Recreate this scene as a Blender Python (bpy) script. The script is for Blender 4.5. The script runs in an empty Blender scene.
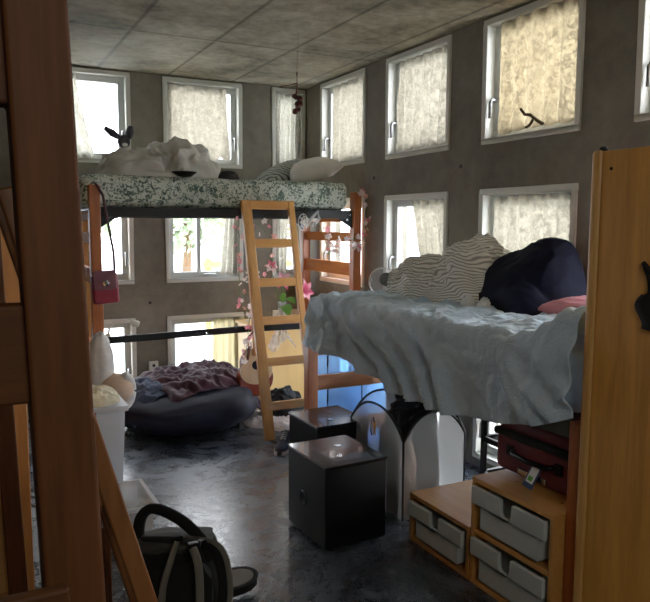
import bpy, math, random
from mathutils import Vector, Matrix, noise
random.seed(7)
PI = math.pi
COL = bpy.context.scene.collection
sin, cos = math.sin, math.cos

def lerp(a, b, t): return a + (b - a) * t
def clamp(t, a=0.0, b=1.0): return max(a, min(b, t))
def sstep(a, b, x):
    t = clamp((x - a) / (b - a)); return t * t * (3 - 2 * t)
def interp(pts, x):
    if x <= pts[0][0]: return pts[0][1]
    for (x0, y0), (x1, y1) in zip(pts, pts[1:]):
        if x <= x1: return lerp(y0, y1, (x - x0) / (x1 - x0))
    return pts[-1][1]
def nz(x, y, z=0.0): return noise.noise(Vector((x, y, z)))
def ridge(x, y, z=0.0):
    return 1 - abs(noise.noise(Vector((x, y, z)))) * 2.2
def crumple(p, sc, seed, fine=1.0):
    q = p * sc + Vector((seed * 3.1, seed * 1.7, seed))
    wv = Vector((noise.noise(q * .6 + Vector((9, 2, 4))), noise.noise(q * .6 + Vector((3, 8, 1))), noise.noise(q * .6 + Vector((5, 5, 9)))))
    q2 = q + wv * 1.1
    a = 1 - abs(noise.noise(q2)) * 2.6
    b = 1 - abs(noise.noise(q2 * 2.1 + Vector((4, 1, 7)))) * 2.6
    c = noise.noise(q2 * 4.3)
    puff = abs(noise.noise(q2 + Vector((11, 3, 2)))) * 2.6 - .55
    return (max(-.6, a) * .3 + min(.8, puff) * .55 + max(-.6, b) * .3 + c * .14 * fine)
def srgb(r, g, b):
    f = lambda c: (c / 12.92 if c <= .04045 else ((c + .055) / 1.055) ** 2.4)
    return (f(r / 255), f(g / 255), f(b / 255), 1)

# ------------------------------------------------------------------ mesh builder
class MB:
    def __init__(s): s.v = []; s.f = []; s.uv = None
    def add(s, vs, fs):
        o = len(s.v); s.v += [Vector(v) for v in vs]; s.f += [tuple(i + o for i in f) for f in fs]; return s
    def box(s, x0, x1, y0, y1, z0, z1, M=None):
        vs = [Vector((x, y, z)) for z in (z0, z1) for y in (y0, y1) for x in (x0, x1)]
        if M: vs = [M @ v for v in vs]
        return s.add(vs, [(0, 2, 3, 1), (4, 5, 7, 6), (0, 1, 5, 4), (2, 6, 7, 3), (0, 4, 6, 2), (1, 3, 7, 5)])
    def beam(s, p, q, w, d, side=(1, 0, 0)):
        p, q = Vector(p), Vector(q); t = (q - p).normalized()
        a = Vector(side); a = (a - t * a.dot(t)).normalized(); b = t.cross(a)
        vs = [c + a * (w / 2 * i) + b * (d / 2 * j) for c in (p, q) for i, j in ((-1, -1), (1, -1), (1, 1), (-1, 1))]
        return s.add(vs, [(3, 2, 1, 0), (4, 5, 6, 7)] + [(i, (i + 1) % 4, 4 + (i + 1) % 4, 4 + i) for i in range(4)])
    def tube(s, pts, r, seg=8, flat=1.0, closed=False, up=(0, 0, 1)):
        pts = [Vector(p) for p in pts]; n = len(pts); rings = []
        upv = Vector(up); vs = []
        for i, p in enumerate(pts):
            if closed: t = pts[(i + 1) % n] - pts[i - 1]
            else: t = pts[min(i + 1, n - 1)] - pts[max(i - 1, 0)]
            t.normalize()
            a = upv - t * upv.dot(t)
            if a.length < 1e-3: a = Vector((1, 0.3, 0)); a = a - t * a.dot(t)
            a.normalize(); b = t.cross(a)
            rr = r(i / max(1, n - 1)) if callable(r) else r
            for k in range(seg):
                an = 2 * PI * k / seg
                vs.append(p + a * (cos(an) * rr * flat) + b * (sin(an) * rr))
        fs = []
        m = n if closed else n - 1
        for i in range(m):
            j = (i + 1) % n
            for k in range(seg):
                l = (k + 1) % seg
                fs.append((i * seg + k, i * seg + l, j * seg + l, j * seg + k))
        if not closed:
            fs.append(tuple(range(seg))[::-1]); fs.append(tuple((n - 1) * seg + k for k in range(seg)))
        return s.add(vs, fs)
    def lathe(s, prof, c, seg=24, M=None):
        c = Vector(c); vs = []; fs = []
        for r, z in prof:
            for k in range(seg):
                a = 2 * PI * k / seg
                v = Vector((r * cos(a), r * sin(a), z))
                vs.append((M @ v if M else v) + c)
        for i in range(len(prof) - 1):
            for k in range(seg):
                l = (k + 1) % seg
                fs.append((i * seg + k, i * seg + l, (i + 1) * seg + l, (i + 1) * seg + k))
        fs.append(tuple(range(seg))[::-1]); fs.append(tuple((len(prof) - 1) * seg + k for k in range(seg)))
        return s.add(vs, fs)
    def cyl(s, p, q, r, seg=16): return s.tube([p, q], r, seg)
    def grid(s, fn, nu, nv, wrap=False):
        vs = [fn(i / nu, j / nv) for j in range(nv + 1) for i in range(nu + (0 if wrap else 1))]
        w = nu if wrap else nu + 1; fs = []
        for j in range(nv):
            for i in range(nu):
                k = (i + 1) % w
                fs.append((j * w + i, j * w + k, (j + 1) * w + k, (j + 1) * w + i))
        return s.add(vs, fs)
    def prism(s, poly, a, b):
        n = len(poly); pa = [a + p for p in poly]; pb = [b + p for p in poly]
        return s.add(pa + pb, [tuple(range(n))[::-1], tuple(range(n, 2 * n))] + [(i, (i + 1) % n, n + (i + 1) % n, n + i) for i in range(n)])
    def ball(s, c, r, n=20, m=14, rz=0, fn=None, M=None):
        c = Vector(c); r = Vector(r) if hasattr(r, '__len__') else Vector((r, r, r)); vs = []; fs = []
        for j in range(m + 1):
            ph = PI * j / m - PI / 2
            for i in range(n):
                a = 2 * PI * i / n
                d = Vector((cos(ph) * cos(a), cos(ph) * sin(a), sin(ph)))
                k = fn(d) if fn else 1
                v = Vector((d.x * r.x, d.y * r.y, d.z * r.z)) * k
                if M: v = M @ v
                vs.append(Matrix.Rotation(rz, 3, 'Z') @ v + c)
        for j in range(m):
            for i in range(n):
                k = (i + 1) % n
                fs.append((j * n + i, j * n + k, (j + 1) * n + k, (j + 1) * n + i))
        return s.add(vs, fs)
    def build(s, name, mat, parent=None, bevel=0, smooth=False, solid=0, sub=0, seg=2):
        me = bpy.data.meshes.new(name)
        inv = wmat(parent).inverted() if parent else Matrix()
        me.from_pydata([inv @ v for v in s.v], [], s.f); 
        import bmesh
        bm = bmesh.new(); bm.from_mesh(me)
        bmesh.ops.remove_doubles(bm, verts=bm.verts, dist=1e-6)
        bmesh.ops.recalc_face_normals(bm, faces=bm.faces); bm.to_mesh(me); bm.free()
        me.materials.append(mat)
        o = bpy.data.objects.new(name, me); COL.objects.link(o)
        if parent: o.parent = parent
        if solid:
            m = o.modifiers.new('s', 'SOLIDIFY'); m.thickness = solid; m.offset = 0
        if bevel:
            m = o.modifiers.new('b', 'BEVEL'); m.width = bevel; m.segments = seg; m.limit_method = 'ANGLE'; m.angle_limit = .6
        if sub:
            m = o.modifiers.new('u', 'SUBSURF'); m.levels = sub; m.render_levels = sub
        if smooth:
            for p in me.polygons: p.use_smooth = True
        elif bevel:
            for p in me.polygons: p.use_smooth = True
            m = o.modifiers.new('w', 'WEIGHTED_NORMAL')
        return o

def wmat(o):
    m = Matrix()
    while o is not None:
        m = (Matrix.Translation(o.location) @ o.rotation_euler.to_matrix().to_4x4() @ Matrix.Diagonal(o.scale).to_4x4()) @ m
        o = o.parent
    return m
def tag(o, label, cat, group=None, kind=None):
    o['label'] = label; o['category'] = cat
    if group: o['group'] = group
    if kind: o['kind'] = kind
    return o
def thing(name, label, cat, loc=(0, 0, 0), rz=0, group=None, kind=None):
    o = bpy.data.objects.new(name, None); COL.objects.link(o); o.empty_display_size = .1
    o.location = loc; o.rotation_euler = (0, 0, rz)
    return tag(o, label, cat, group, kind)
def copy_tree(o, parent=None):
    c = o.copy(); COL.objects.link(c); c.parent = parent
    for ch in [x for x in bpy.data.objects if x.parent == o]: copy_tree(ch, c)
    return c

# ------------------------------------------------------------------ materials
MATS = {}
def mat(name):
    m = bpy.data.materials.new(name); m.use_nodes = True
    nt = m.node_tree; nt.nodes.clear()
    out = nt.nodes.new('ShaderNodeOutputMaterial')
    b = nt.nodes.new('ShaderNodeBsdfPrincipled'); nt.links.new(b.outputs[0], out.inputs[0])
    return m, nt, b, out
def N(nt, t, **kw):
    n = nt.nodes.new(t)
    for k, v in kw.items():
        if k in n.inputs.keys(): n.inputs[k].default_value = v
        else: setattr(n, k, v)
    return n
def coords(nt, scale=(1, 1, 1), kind='Object', rot=(0, 0, 0)):
    tc = N(nt, 'ShaderNodeTexCoord'); mp = N(nt, 'ShaderNodeMapping')
    mp.inputs['Scale'].default_value = scale; mp.inputs['Rotation'].default_value = rot
    nt.links.new(tc.outputs[kind], mp.inputs[0]); return mp.outputs[0]
def ramp(nt, fac, stops):
    r = N(nt, 'ShaderNodeValToRGB'); e = r.color_ramp.elements
    while len(e) < len(stops): e.new(.5)
    for el, (p, c) in zip(e, stops): el.position = p; el.color = c
    nt.links.new(fac, r.inputs[0]); return r.outputs[0]
def bump(nt, b, h, strength=.3, dist=.01):
    n = N(nt, 'ShaderNodeBump', Strength=strength, Distance=dist)
    nt.links.new(h, n.inputs['Height']); nt.links.new(n.outputs[0], b.inputs['Normal'])
def plain(name, c, rough=.6, metal=0, var=.12, scale=8, bmp=0, trans=0, coat=0, spec=.5, sheen=0):
    m, nt, b, out = mat(name)
    n = N(nt, 'ShaderNodeTexNoise', Scale=scale, Detail=4)
    nt.links.new(coords(nt), n.inputs['Vector'])
    c = srgb(*c); lo = tuple(x * (1 - var) for x in c[:3]) + (1,); hi = tuple(min(1, x * (1 + var)) for x in c[:3]) + (1,)
    nt.links.new(ramp(nt, n.outputs[0], [(.3, lo), (.7, hi)]), b.inputs['Base Color'])
    b.inputs['Roughness'].default_value = rough; b.inputs['Metallic'].default_value = metal
    b.inputs['Specular IOR Level'].default_value = spec
    if coat: b.inputs['Coat Weight'].default_value = coat
    if sheen: b.inputs['Sheen Weight'].default_value = sheen
    if bmp:
        n2 = N(nt, 'ShaderNodeTexNoise', Scale=scale * 12, Detail=3); nt.links.new(coords(nt), n2.inputs['Vector'])
        bump(nt, b, n2.outputs[0], bmp, .004)
    if trans:
        t = N(nt, 'ShaderNodeBsdfTransparent'); mx = N(nt, 'ShaderNodeMixShader'); mx.inputs[0].default_value = trans
        nt.links.new(b.outputs[0], mx.inputs[1]); nt.links.new(t.outputs[0], mx.inputs[2]); nt.links.new(mx.outputs[0], out.inputs[0])
    return m
def translucent(name, c, alpha=.0, tr=.5, rough=.7, tint=None, lace=0):
    m, nt, b, out = mat(name)
    b.inputs['Base Color'].default_value = srgb(*c); b.inputs['Roughness'].default_value = rough
    t = N(nt, 'ShaderNodeBsdfTranslucent'); t.inputs[0].default_value = srgb(*(tint or c))
    if lace:
        v = N(nt, 'ShaderNodeTexNoise', Scale=24, Detail=4, Distortion=2.2); nt.links.new(coords(nt), v.inputs['Vector'])
        cc = srgb(*(tint or c)); k = tuple(min(1, x * 1.45) for x in cc[:3]) + (1,); l = tuple(x * .55 for x in cc[:3]) + (1,)
        nt.links.new(ramp(nt, v.outputs[0], [(.38, l), (.5, cc), (.62, k)]), t.inputs[0])
    mx = N(nt, 'ShaderNodeMixShader'); mx.inputs[0].default_value = tr
    nt.links.new(b.outputs[0], mx.inputs[1]); nt.links.new(t.outputs[0], mx.inputs[2])
    last = mx.outputs[0]
    if alpha:
        tp = N(nt, 'ShaderNodeBsdfTransparent'); tp.inputs[0].default_value = srgb(*(tint or (255, 255, 255)))
        m2 = N(nt, 'ShaderNodeMixShader'); m2.inputs[0].default_value = alpha
        nt.links.new(last, m2.inputs[1]); nt.links.new(tp.outputs[0], m2.inputs[2]); last = m2.outputs[0]
    nt.links.new(last, out.inputs[0]); return m
def wood(name, c, c2, axis='Z', rough=.42, scale=1.0, coat=.15, spec=.5):
    m, nt, b, out = mat(name)
    sc = {'X': (.8, 9, 9), 'Y': (9, .8, 9), 'Z': (9, 9, .8)}[axis]
    sc = tuple(s * scale for s in sc)
    co = coords(nt, sc)
    n = N(nt, 'ShaderNodeTexNoise', Scale=2.2, Detail=6, Roughness=.6, Distortion=.6); nt.links.new(co, n.inputs['Vector'])
    n2 = N(nt, 'ShaderNodeTexNoise', Scale=14, Detail=3); nt.links.new(co, n2.inputs['Vector'])
    ad = N(nt, 'ShaderNodeMath', operation='MULTIPLY_ADD'); ad.inputs[1].default_value = .35
    nt.links.new(n2.outputs[0], ad.inputs[0]); nt.links.new(n.outputs[0], ad.inputs[2])
    nt.links.new(ramp(nt, ad.outputs[0], [(.45, srgb(*c2)), (.85, srgb(*c))]), b.inputs['Base Color'])
    b.inputs['Specular IOR Level'].default_value = spec; b.inputs['Roughness'].default_value = rough; b.inputs['Coat Weight'].default_value = coat; b.inputs['Coat Roughness'].default_value = .3
    bump(nt, b, ad.outputs[0], .08, .002); return m

def concrete(name, c, dark, light, seams=None, scale=1.2):
    m, nt, b, out = mat(name); co = coords(nt)
    n = N(nt, 'ShaderNodeTexNoise', Scale=scale, Detail=8, Roughness=.62, Distortion=.4); nt.links.new(co, n.inputs['Vector'])
    n2 = N(nt, 'ShaderNodeTexNoise', Scale=scale * 9, Detail=6, Roughness=.7); nt.links.new(co, n2.inputs['Vector'])
    ad = N(nt, 'ShaderNodeMath', operation='MULTIPLY_ADD'); ad.inputs[1].default_value = .45
    nt.links.new(n2.outputs[0], ad.inputs[0]); nt.links.new(n.outputs[0], ad.inputs[2])
    col = ramp(nt, ad.outputs[0], [(.5, srgb(*dark)), (.72, srgb(*c)), (.98, srgb(*light))])
    h = n2.outputs[0]
    if seams:
        sx, x0, sy, y0 = seams
        sp = N(nt, 'ShaderNodeSeparateXYZ'); nt.links.new(co, sp.inputs[0])
        prev = None
        for ax, s, o in ((0, sx, x0), (1, sy, y0)):
            a = N(nt, 'ShaderNodeMath', operation='ADD'); a.inputs[1].default_value = -o + s * 20 + s / 2; nt.links.new(sp.outputs[ax], a.inputs[0])
            mo = N(nt, 'ShaderNodeMath', operation='MODULO'); mo.inputs[1].default_value = s; nt.links.new(a.outputs[0], mo.inputs[0])
            su = N(nt, 'ShaderNodeMath', operation='SUBTRACT'); su.inputs[1].default_value = s / 2; nt.links.new(mo.outputs[0], su.inputs[0])
            ab = N(nt, 'ShaderNodeMath', operation='ABSOLUTE'); nt.links.new(su.outputs[0], ab.inputs[0])
            mr = N(nt, 'ShaderNodeMapRange'); mr.inputs[1].default_value = .004; mr.inputs[2].default_value = .02; mr.inputs[3].default_value = .45; mr.inputs[4].default_value = 1
            nt.links.new(ab.outputs[0], mr.inputs[0])
            if prev is None: prev = mr.outputs[0]
            else:
                mi = N(nt, 'ShaderNodeMath', operation='MINIMUM'); nt.links.new(prev, mi.inputs[0]); nt.links.new(mr.outputs[0], mi.inputs[1]); prev = mi.outputs[0]
        mx = N(nt, 'ShaderNodeMix', data_type='RGBA', blend_type='MULTIPLY'); mx.inputs[0].default_value = 1
        nt.links.new(col, mx.inputs[6]); nt.links.new(prev, mx.inputs[7]); col = mx.outputs[2]
    nt.links.new(col, b.inputs['Base Color']); b.inputs['Roughness'].default_value = .85; b.inputs['Specular IOR Level'].default_value = .25
    bump(nt, b, h, .25, .01); return m

M_wall = concrete('wall_concrete', (112, 107, 95), (88, 84, 75), (134, 129, 115))
M_ceil = concrete('ceiling_concrete', (146, 139, 120), (74, 70, 58), (200, 191, 168), seams=(.57, 1.60, 2.4, 4.75), scale=1.6)

def floor_mat():
    m, nt, b, out = mat('floor_vinyl'); co = coords(nt)
    n = N(nt, 'ShaderNodeTexNoise', Scale=3, Detail=8, Roughness=.7, Distortion=2.2); nt.links.new(co, n.inputs['Vector'])
    n2 = N(nt, 'ShaderNodeTexNoise', Scale=42, Detail=6, Roughness=.8, Distortion=2.5); nt.links.new(co, n2.inputs['Vector'])
    ad = N(nt, 'ShaderNodeMath', operation='MULTIPLY_ADD'); ad.inputs[1].default_value = .8
    nt.links.new(n2.outputs[0], ad.inputs[0]); nt.links.new(n.outputs[0], ad.inputs[2])
    nt.links.new(ramp(nt, ad.outputs[0], [(.60, srgb(34, 37, 42)), (.85, srgb(46, 50, 57)), (1.05 if False else 1.0, srgb(78, 84, 92))]), b.inputs['Base Color'])
    nt.links.new(ramp(nt, ad.outputs[0], [(.60, (.16, .16, .16, 1)), (1.0, (.32, .32, .32, 1))]), b.inputs['Roughness'])
    b.inputs['Specular IOR Level'].default_value = 1.0
    bump(nt, b, ad.outputs[0], .06, .004); return m
M_floor = floor_mat()
M_frame = plain('window_paint', (206, 206, 196), .5, var=.06)
M_sash = plain('sash_paint', (186, 188, 184), .45, var=.05)
M_alu = plain('steel', (150, 150, 150), .35, .8)
M_black_metal = plain('black_metal', (11, 11, 12), .5, .0, spec=.3)
M_pine = wood('honey_wood', (212, 150, 74), (180, 114, 46))
M_pine_h = wood('honey_wood_across', (212, 148, 72), (182, 116, 48), 'X')
M_pine_y = wood('honey_wood_deep', (190, 128, 70), (156, 98, 48), 'Y')
M_orange = wood('orange_wood', (184, 102, 44), (144, 72, 28))
M_orange_y = wood('orange_wood_deep', (200, 120, 56), (164, 88, 38), 'Y', .75, 1.0, 0, .1)
M_orange_x = wood('orange_wood_across', (180, 108, 50), (144, 80, 34), 'X')
M_brown = wood('walnut_stain_post', (104, 62, 32), (76, 44, 22), 'Z', .6, 1.0, 0, .2)
M_brown_x = wood('walnut_stain_rail', (96, 58, 31), (70, 41, 21), 'X', .6, 1.0, 0, .2)
M_maple = wood('maple_panel', (228, 162, 72), (186, 126, 50), 'Z', .5, .7, .1)
M_maple_edge = wood('maple_edge', (224, 172, 98), (202, 146, 76), 'Z')
M_maple_light = wood('maple_light', (248, 208, 128), (238, 192, 108), 'Z', .5, .3)
M_unit = wood('drawer_unit_wood', (206, 148, 78), (182, 124, 58), 'Y', .45, .5)
M_glass = None
def glass():
    m, nt, b, out = mat('window_glass'); nt.nodes.remove(b)
    t = N(nt, 'ShaderNodeBsdfTransparent'); g = N(nt, 'ShaderNodeBsdfGlossy', Roughness=.02)
    mx = N(nt, 'ShaderNodeMixShader'); mx.inputs[0].default_value = .06
    nt.links.new(t.outputs[0], mx.inputs[1]); nt.links.new(g.outputs[0], mx.inputs[2]); nt.links.new(mx.outputs[0], out.inputs[0]); return m
M_glass = glass()
M_lace = translucent('lace_curtain', (196, 190, 176), 0.006, .62, tint=(116, 110, 96), lace=1)
M_lace_w = translucent('pale_lace_curtain', (214, 212, 200), 0.01, .62, tint=(134, 131, 119), lace=1)
M_cream = translucent('cream_curtain', (214, 204, 170), 0.008, .6, tint=(146, 136, 104))
M_black = plain('black_plastic', (7, 7, 8), .42, spec=.25)
M_blackgloss = plain('black_gloss', (11, 11, 13), .22, coat=.4, spec=.6)
M_blackcloth = plain('black_cloth', (13, 13, 14), .9, bmp=.3)
M_charcoal = plain('charcoal_cloth', (46, 47, 48), .9, bmp=.3)
M_greystrap = plain('grey_webbing', (112, 108, 98), .8, bmp=.3)
M_navy = plain('navy_cloth', (15, 18, 36), .85, var=.25, scale=3, bmp=.2, spec=.2)
M_beanbag = plain('navy_beanbag', (26, 29, 46), .8, var=.2, scale=3, bmp=.15)
M_plum = plain('plum_fleece', (66, 30, 46), .9, var=.3, scale=10, bmp=.5, sheen=.3)
M_bluefleece = plain('slate_blue_cloth', (58, 70, 92), .9, bmp=.4)
M_white_cloth = plain('white_cloth', (214, 210, 200), .85, var=.05, bmp=.15)
M_duvet = plain('grey_white_duvet', (208, 205, 197), .9, var=.08, bmp=.2)
M_pink = plain('pink_cloth', (232, 150, 160), .8)
M_peach = plain('peach_plush', (216, 180, 150), .95, bmp=.8, scale=14, sheen=.3)
M_fur = plain('white_plush', (226, 220, 212), .95, bmp=1.0, scale=16, sheen=.3)
M_red = plain('dark_red_fabric', (92, 16, 24), .65, bmp=.2)
M_burg = plain('burgundy_leather', (134, 24, 46), .5, bmp=.15)
M_chrome = plain('chrome', (200, 200, 205), .15, 1)
M_gold = plain('amber_plastic', (190, 130, 30), .4)
M_greyplush = plain('grey_plush', (86, 84, 92), .95, bmp=.6)
M_drawer = translucent('frosted_drawer', (222, 228, 224), .12, .35, .35)
M_bin = translucent('frosted_bin', (244, 247, 250), .25, .55, .3)
M_clear = plain('clear_plastic', (236, 241, 243), .12, trans=.62, spec=.7)
M_clearer = plain('clear_bubble', (225, 230, 230), .08, trans=.82, spec=.8)
M_mesh = translucent('white_net', (186, 186, 184), .55, .5, .9)
for n_ in M_mesh.node_tree.nodes:
    if n_.type == 'BSDF_PRINCIPLED': n_.inputs['Specular IOR Level'].default_value = 0
M_bluebag = translucent('blue_translucent', (180, 212, 242), .4, .6, .4, tint=(165, 208, 248))
M_petal_p = translucent('pink_petal', (236, 150, 160), 0, .35)
M_petal_w = translucent('white_petal', (240, 226, 220), 0, .35)
M_leaf = translucent('lily_leaf', (84, 132, 50), 0, .35)
M_stem = plain('green_stem', (80, 110, 50), .6)
M_dried = plain('dried_rose', (84, 40, 34), .9)
M_twig = plain('twig_bark', (92, 70, 46), .9)
M_string = plain('string', (150, 140, 120), .9)
M_sole = plain('shoe_sole', (206, 204, 196), .7)
M_shoe = plain('shoe_upper', (48, 46, 46), .8)
M_tissue = plain('tissue_paper', (236, 238, 238), .9)
M_papery = plain('cream_paper', (226, 216, 184), .85)
M_sun = wood('sunburst_lacquer', (130, 48, 24), (86, 28, 16), 'X', .25)
M_spruce = wood('pale_guitar_top', (214, 180, 130), (196, 158, 108), 'Z', .3)

def leafy(name):
    m, nt, b, out = mat(name); co = coords(nt)
    n = N(nt, 'ShaderNodeTexNoise', Scale=34, Detail=3, Distortion=1.6); nt.links.new(co, n.inputs['Vector'])
    n2 = N(nt, 'ShaderNodeTexNoise', Scale=11, Detail=2); nt.links.new(co, n2.inputs['Vector'])
    ad = N(nt, 'ShaderNodeMath', operation='MULTIPLY_ADD'); ad.inputs[1].default_value = .35
    nt.links.new(n2.outputs[0], ad.inputs[0]); nt.links.new(n.outputs[0], ad.inputs[2])
    nt.links.new(ramp(nt, ad.outputs[0], [(.56, srgb(62, 80, 68)), (.64, srgb(112, 130, 114)), (.69, srgb(196, 202, 186)), (.95, srgb(216, 218, 204))]), b.inputs['Base Color'])
    b.inputs['Roughness'].default_value = .85; return m
M_leafy = leafy('leaf_print_cotton')
def sheetmat():
    m, nt, b, out = mat('pale_blue_sheet'); co = coords(nt)
    n = N(nt, 'ShaderNodeTexNoise', Scale=2.5, Detail=5); nt.links.new(co, n.inputs['Vector'])
    nt.links.new(ramp(nt, n.outputs[0], [(.35, srgb(168, 190, 206)), (.65, srgb(194, 214, 228))]), b.inputs['Base Color'])
    b.inputs['Roughness'].default_value = .75; b.inputs['Sheen Weight'].default_value = .15
    n2 = N(nt, 'ShaderNodeTexNoise', Scale=34, Detail=4, Distortion=1.5); nt.links.new(co, n2.inputs['Vector'])
    bump(nt, b, n2.outputs[0], .5, .014); return m
M_sheet = sheetmat()
def striped(name, a, bcol, freq, axis):
    m, nt, b, out = mat(name); co = coords(nt)
    n = N(nt, 'ShaderNodeTexNoise', Scale=4, Detail=2); nt.links.new(co, n.inputs['Vector'])
    mx = N(nt, 'ShaderNodeVectorMath', operation='MULTIPLY_ADD'); mx.inputs[1].default_value = (.16, .16, .16)
    nt.links.new(n.outputs['Color'], mx.inputs[0]); nt.links.new(co, mx.inputs[2])
    dt = N(nt, 'ShaderNodeVectorMath', operation='DOT_PRODUCT'); dt.inputs[1].default_value = axis
    nt.links.new(mx.outputs[0], dt.inputs[0])
    mu = N(nt, 'ShaderNodeMath', operation='MULTIPLY'); mu.inputs[1].default_value = freq; nt.links.new(dt.outputs['Value'], mu.inputs[0])
    si = N(nt, 'ShaderNodeMath', operation='SINE'); nt.links.new(mu.outputs[0], si.inputs[0])
    mr = N(nt, 'ShaderNodeMapRange'); mr.inputs[1].default_value = -1; mr.inputs[2].default_value = 1; nt.links.new(si.outputs[0], mr.inputs[0])
    nt.links.new(ramp(nt, mr.outputs[0], [(.15, srgb(*bcol)), (.5, srgb(*a))]), b.inputs['Base Color'])
    b.inputs['Roughness'].default_value = .9; bump(nt, b, mr.outputs[0], .5, .006); return m
M_stripe = striped('striped_knit', (244, 242, 234), (164, 162, 157), 300, (.25, .25, 1))
M_green_check = striped('green_stripe_pillow', (150, 152, 140), (70, 78, 70), 150, (1, .3, .8))

# ------------------------------------------------------------------ camera
H = 1.55
cam = bpy.data.cameras.new('camera'); co = bpy.data.objects.new('camera', cam); COL.objects.link(co)
P, YW, RL = math.radians(6.2), math.radians(27.3), math.radians(.24)
fw = Vector((sin(YW) * cos(P), cos(YW) * cos(P), -sin(P))); rt = Vector((cos(YW), -sin(YW), 0)); up = rt.cross(fw)
r2 = rt * cos(RL) + up * sin(RL); u2 = up * cos(RL) - rt * sin(RL)
m3 = Matrix((r2, u2, -fw)).transposed()
co.matrix_world = Matrix.Translation((0, 0, H)) @ m3.to_4x4()
cam.sensor_width = 36; cam.lens = 700 / 650 * 36; cam.clip_start = .05; cam.clip_end = 200
bpy.context.scene.camera = co

# ------------------------------------------------------------------ setting
XR, YB, ZC, XL, YF = 2.89, 6.0, 2.80, -1.7, -1.6
MB().box(XL - .2, XR + .3, YF - .2, YB + .3, -.2, 0).build('floor', M_floor)
MB().box(XL - .2, XR + .3, YF - .2, YB + .3, ZC, ZC + .2).build('ceiling', M_ceil)
tag(bpy.data.objects['floor'], 'scuffed dark grey vinyl floor of the room', 'floor', kind='structure')
tag(bpy.data.objects['ceiling'], 'bare board-marked concrete ceiling', 'ceiling', kind='structure')

TH = .2
ROWS = [(.06, .755), (1.045, 1.775), (2.045, 2.785)]
BCOL = [(.575, 1.276), (1.55, 2.255), (2.545, 2.875)]
RCOL = [(4.90, 5.68), (3.81, 4.59), (2.70, 3.48), (1.585, 2.365), (.47, 1.25)]
def wall_with_holes(name, a0, a1, holes, fn, label):
    """fn(a, z, d) -> world point; d=0 room face, d=TH outer face"""
    As = sorted({a0, a1, *[h[0] for h in holes], *[h[1] for h in holes]})
    Zs = sorted({0, ZC, *[h[2] for h in holes], *[h[3] for h in holes]})
    inside = lambda a, z: any(h[0] < a < h[1] and h[2] < z < h[3] for h in holes)
    mb = MB()
    for i in range(len(As) - 1):
        for j in range(len(Zs) - 1):
            if inside((As[i] + As[i + 1]) / 2, (Zs[j] + Zs[j + 1]) / 2): continue
            for d in (0, TH):
                mb.add([fn(As[i], Zs[j], d), fn(As[i + 1], Zs[j], d), fn(As[i + 1], Zs[j + 1], d), fn(As[i], Zs[j + 1], d)], [(0, 1, 2, 3)])
    for a, b, c, e in list(holes) + [(a0, a1, 0, ZC)]:
        for p, q in (((a, c), (b, c)), ((b, c), (b, e)), ((b, e), (a, e)), ((a, e), (a, c))):
            mb.add([fn(*p, 0), fn(*q, 0), fn(*q, TH), fn(*p, TH)], [(0, 1, 2, 3)])
    o = mb.build(name, M_wall); tag(o, label, 'wall', kind='structure'); return o
fnB = lambda a, z, d: Vector((a, YB + d, z))
fnR = lambda a, z, d: Vector((XR + d, a, z))
hB = [(c[0], c[1], r[0], r[1]) for c in BCOL for r in ROWS]
hR = [(c[0], c[1], r[0], r[1]) for c in RCOL for r in ROWS]
wB = wall_with_holes('wall_back', XL, XR, hB, fnB, 'grey concrete end wall with three rows of square windows')
wR = wall_with_holes('wall_right', YF, YB, hR, fnR, 'grey concrete long wall with three rows of square windows')
tag(MB().box(XL - .2, XL, YF, YB, 0, ZC).build('wall_left', M_wall), 'grey concrete wall out of view beside the wardrobe', 'wall', kind='structure')
tag(MB().box(XL - .2, XR + .2, YF - .2, YF, 0, ZC).build('wall_front', M_wall), 'grey concrete wall out of view behind the camera', 'wall', kind='structure')
for x, z in ((1.405, .88), (.9, 1.93)):
    MB().cyl((x, YB - .004, z), (x, YB + .01, z), .013).build('tie_hole', M_black, wB)
for y, z in ((3.687, 1.93), (4.77, 1.918)):
    MB().cyl((XR - .004, y, z), (XR + .01, y, z), .013).build('tie_hole', M_black, wR)

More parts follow.
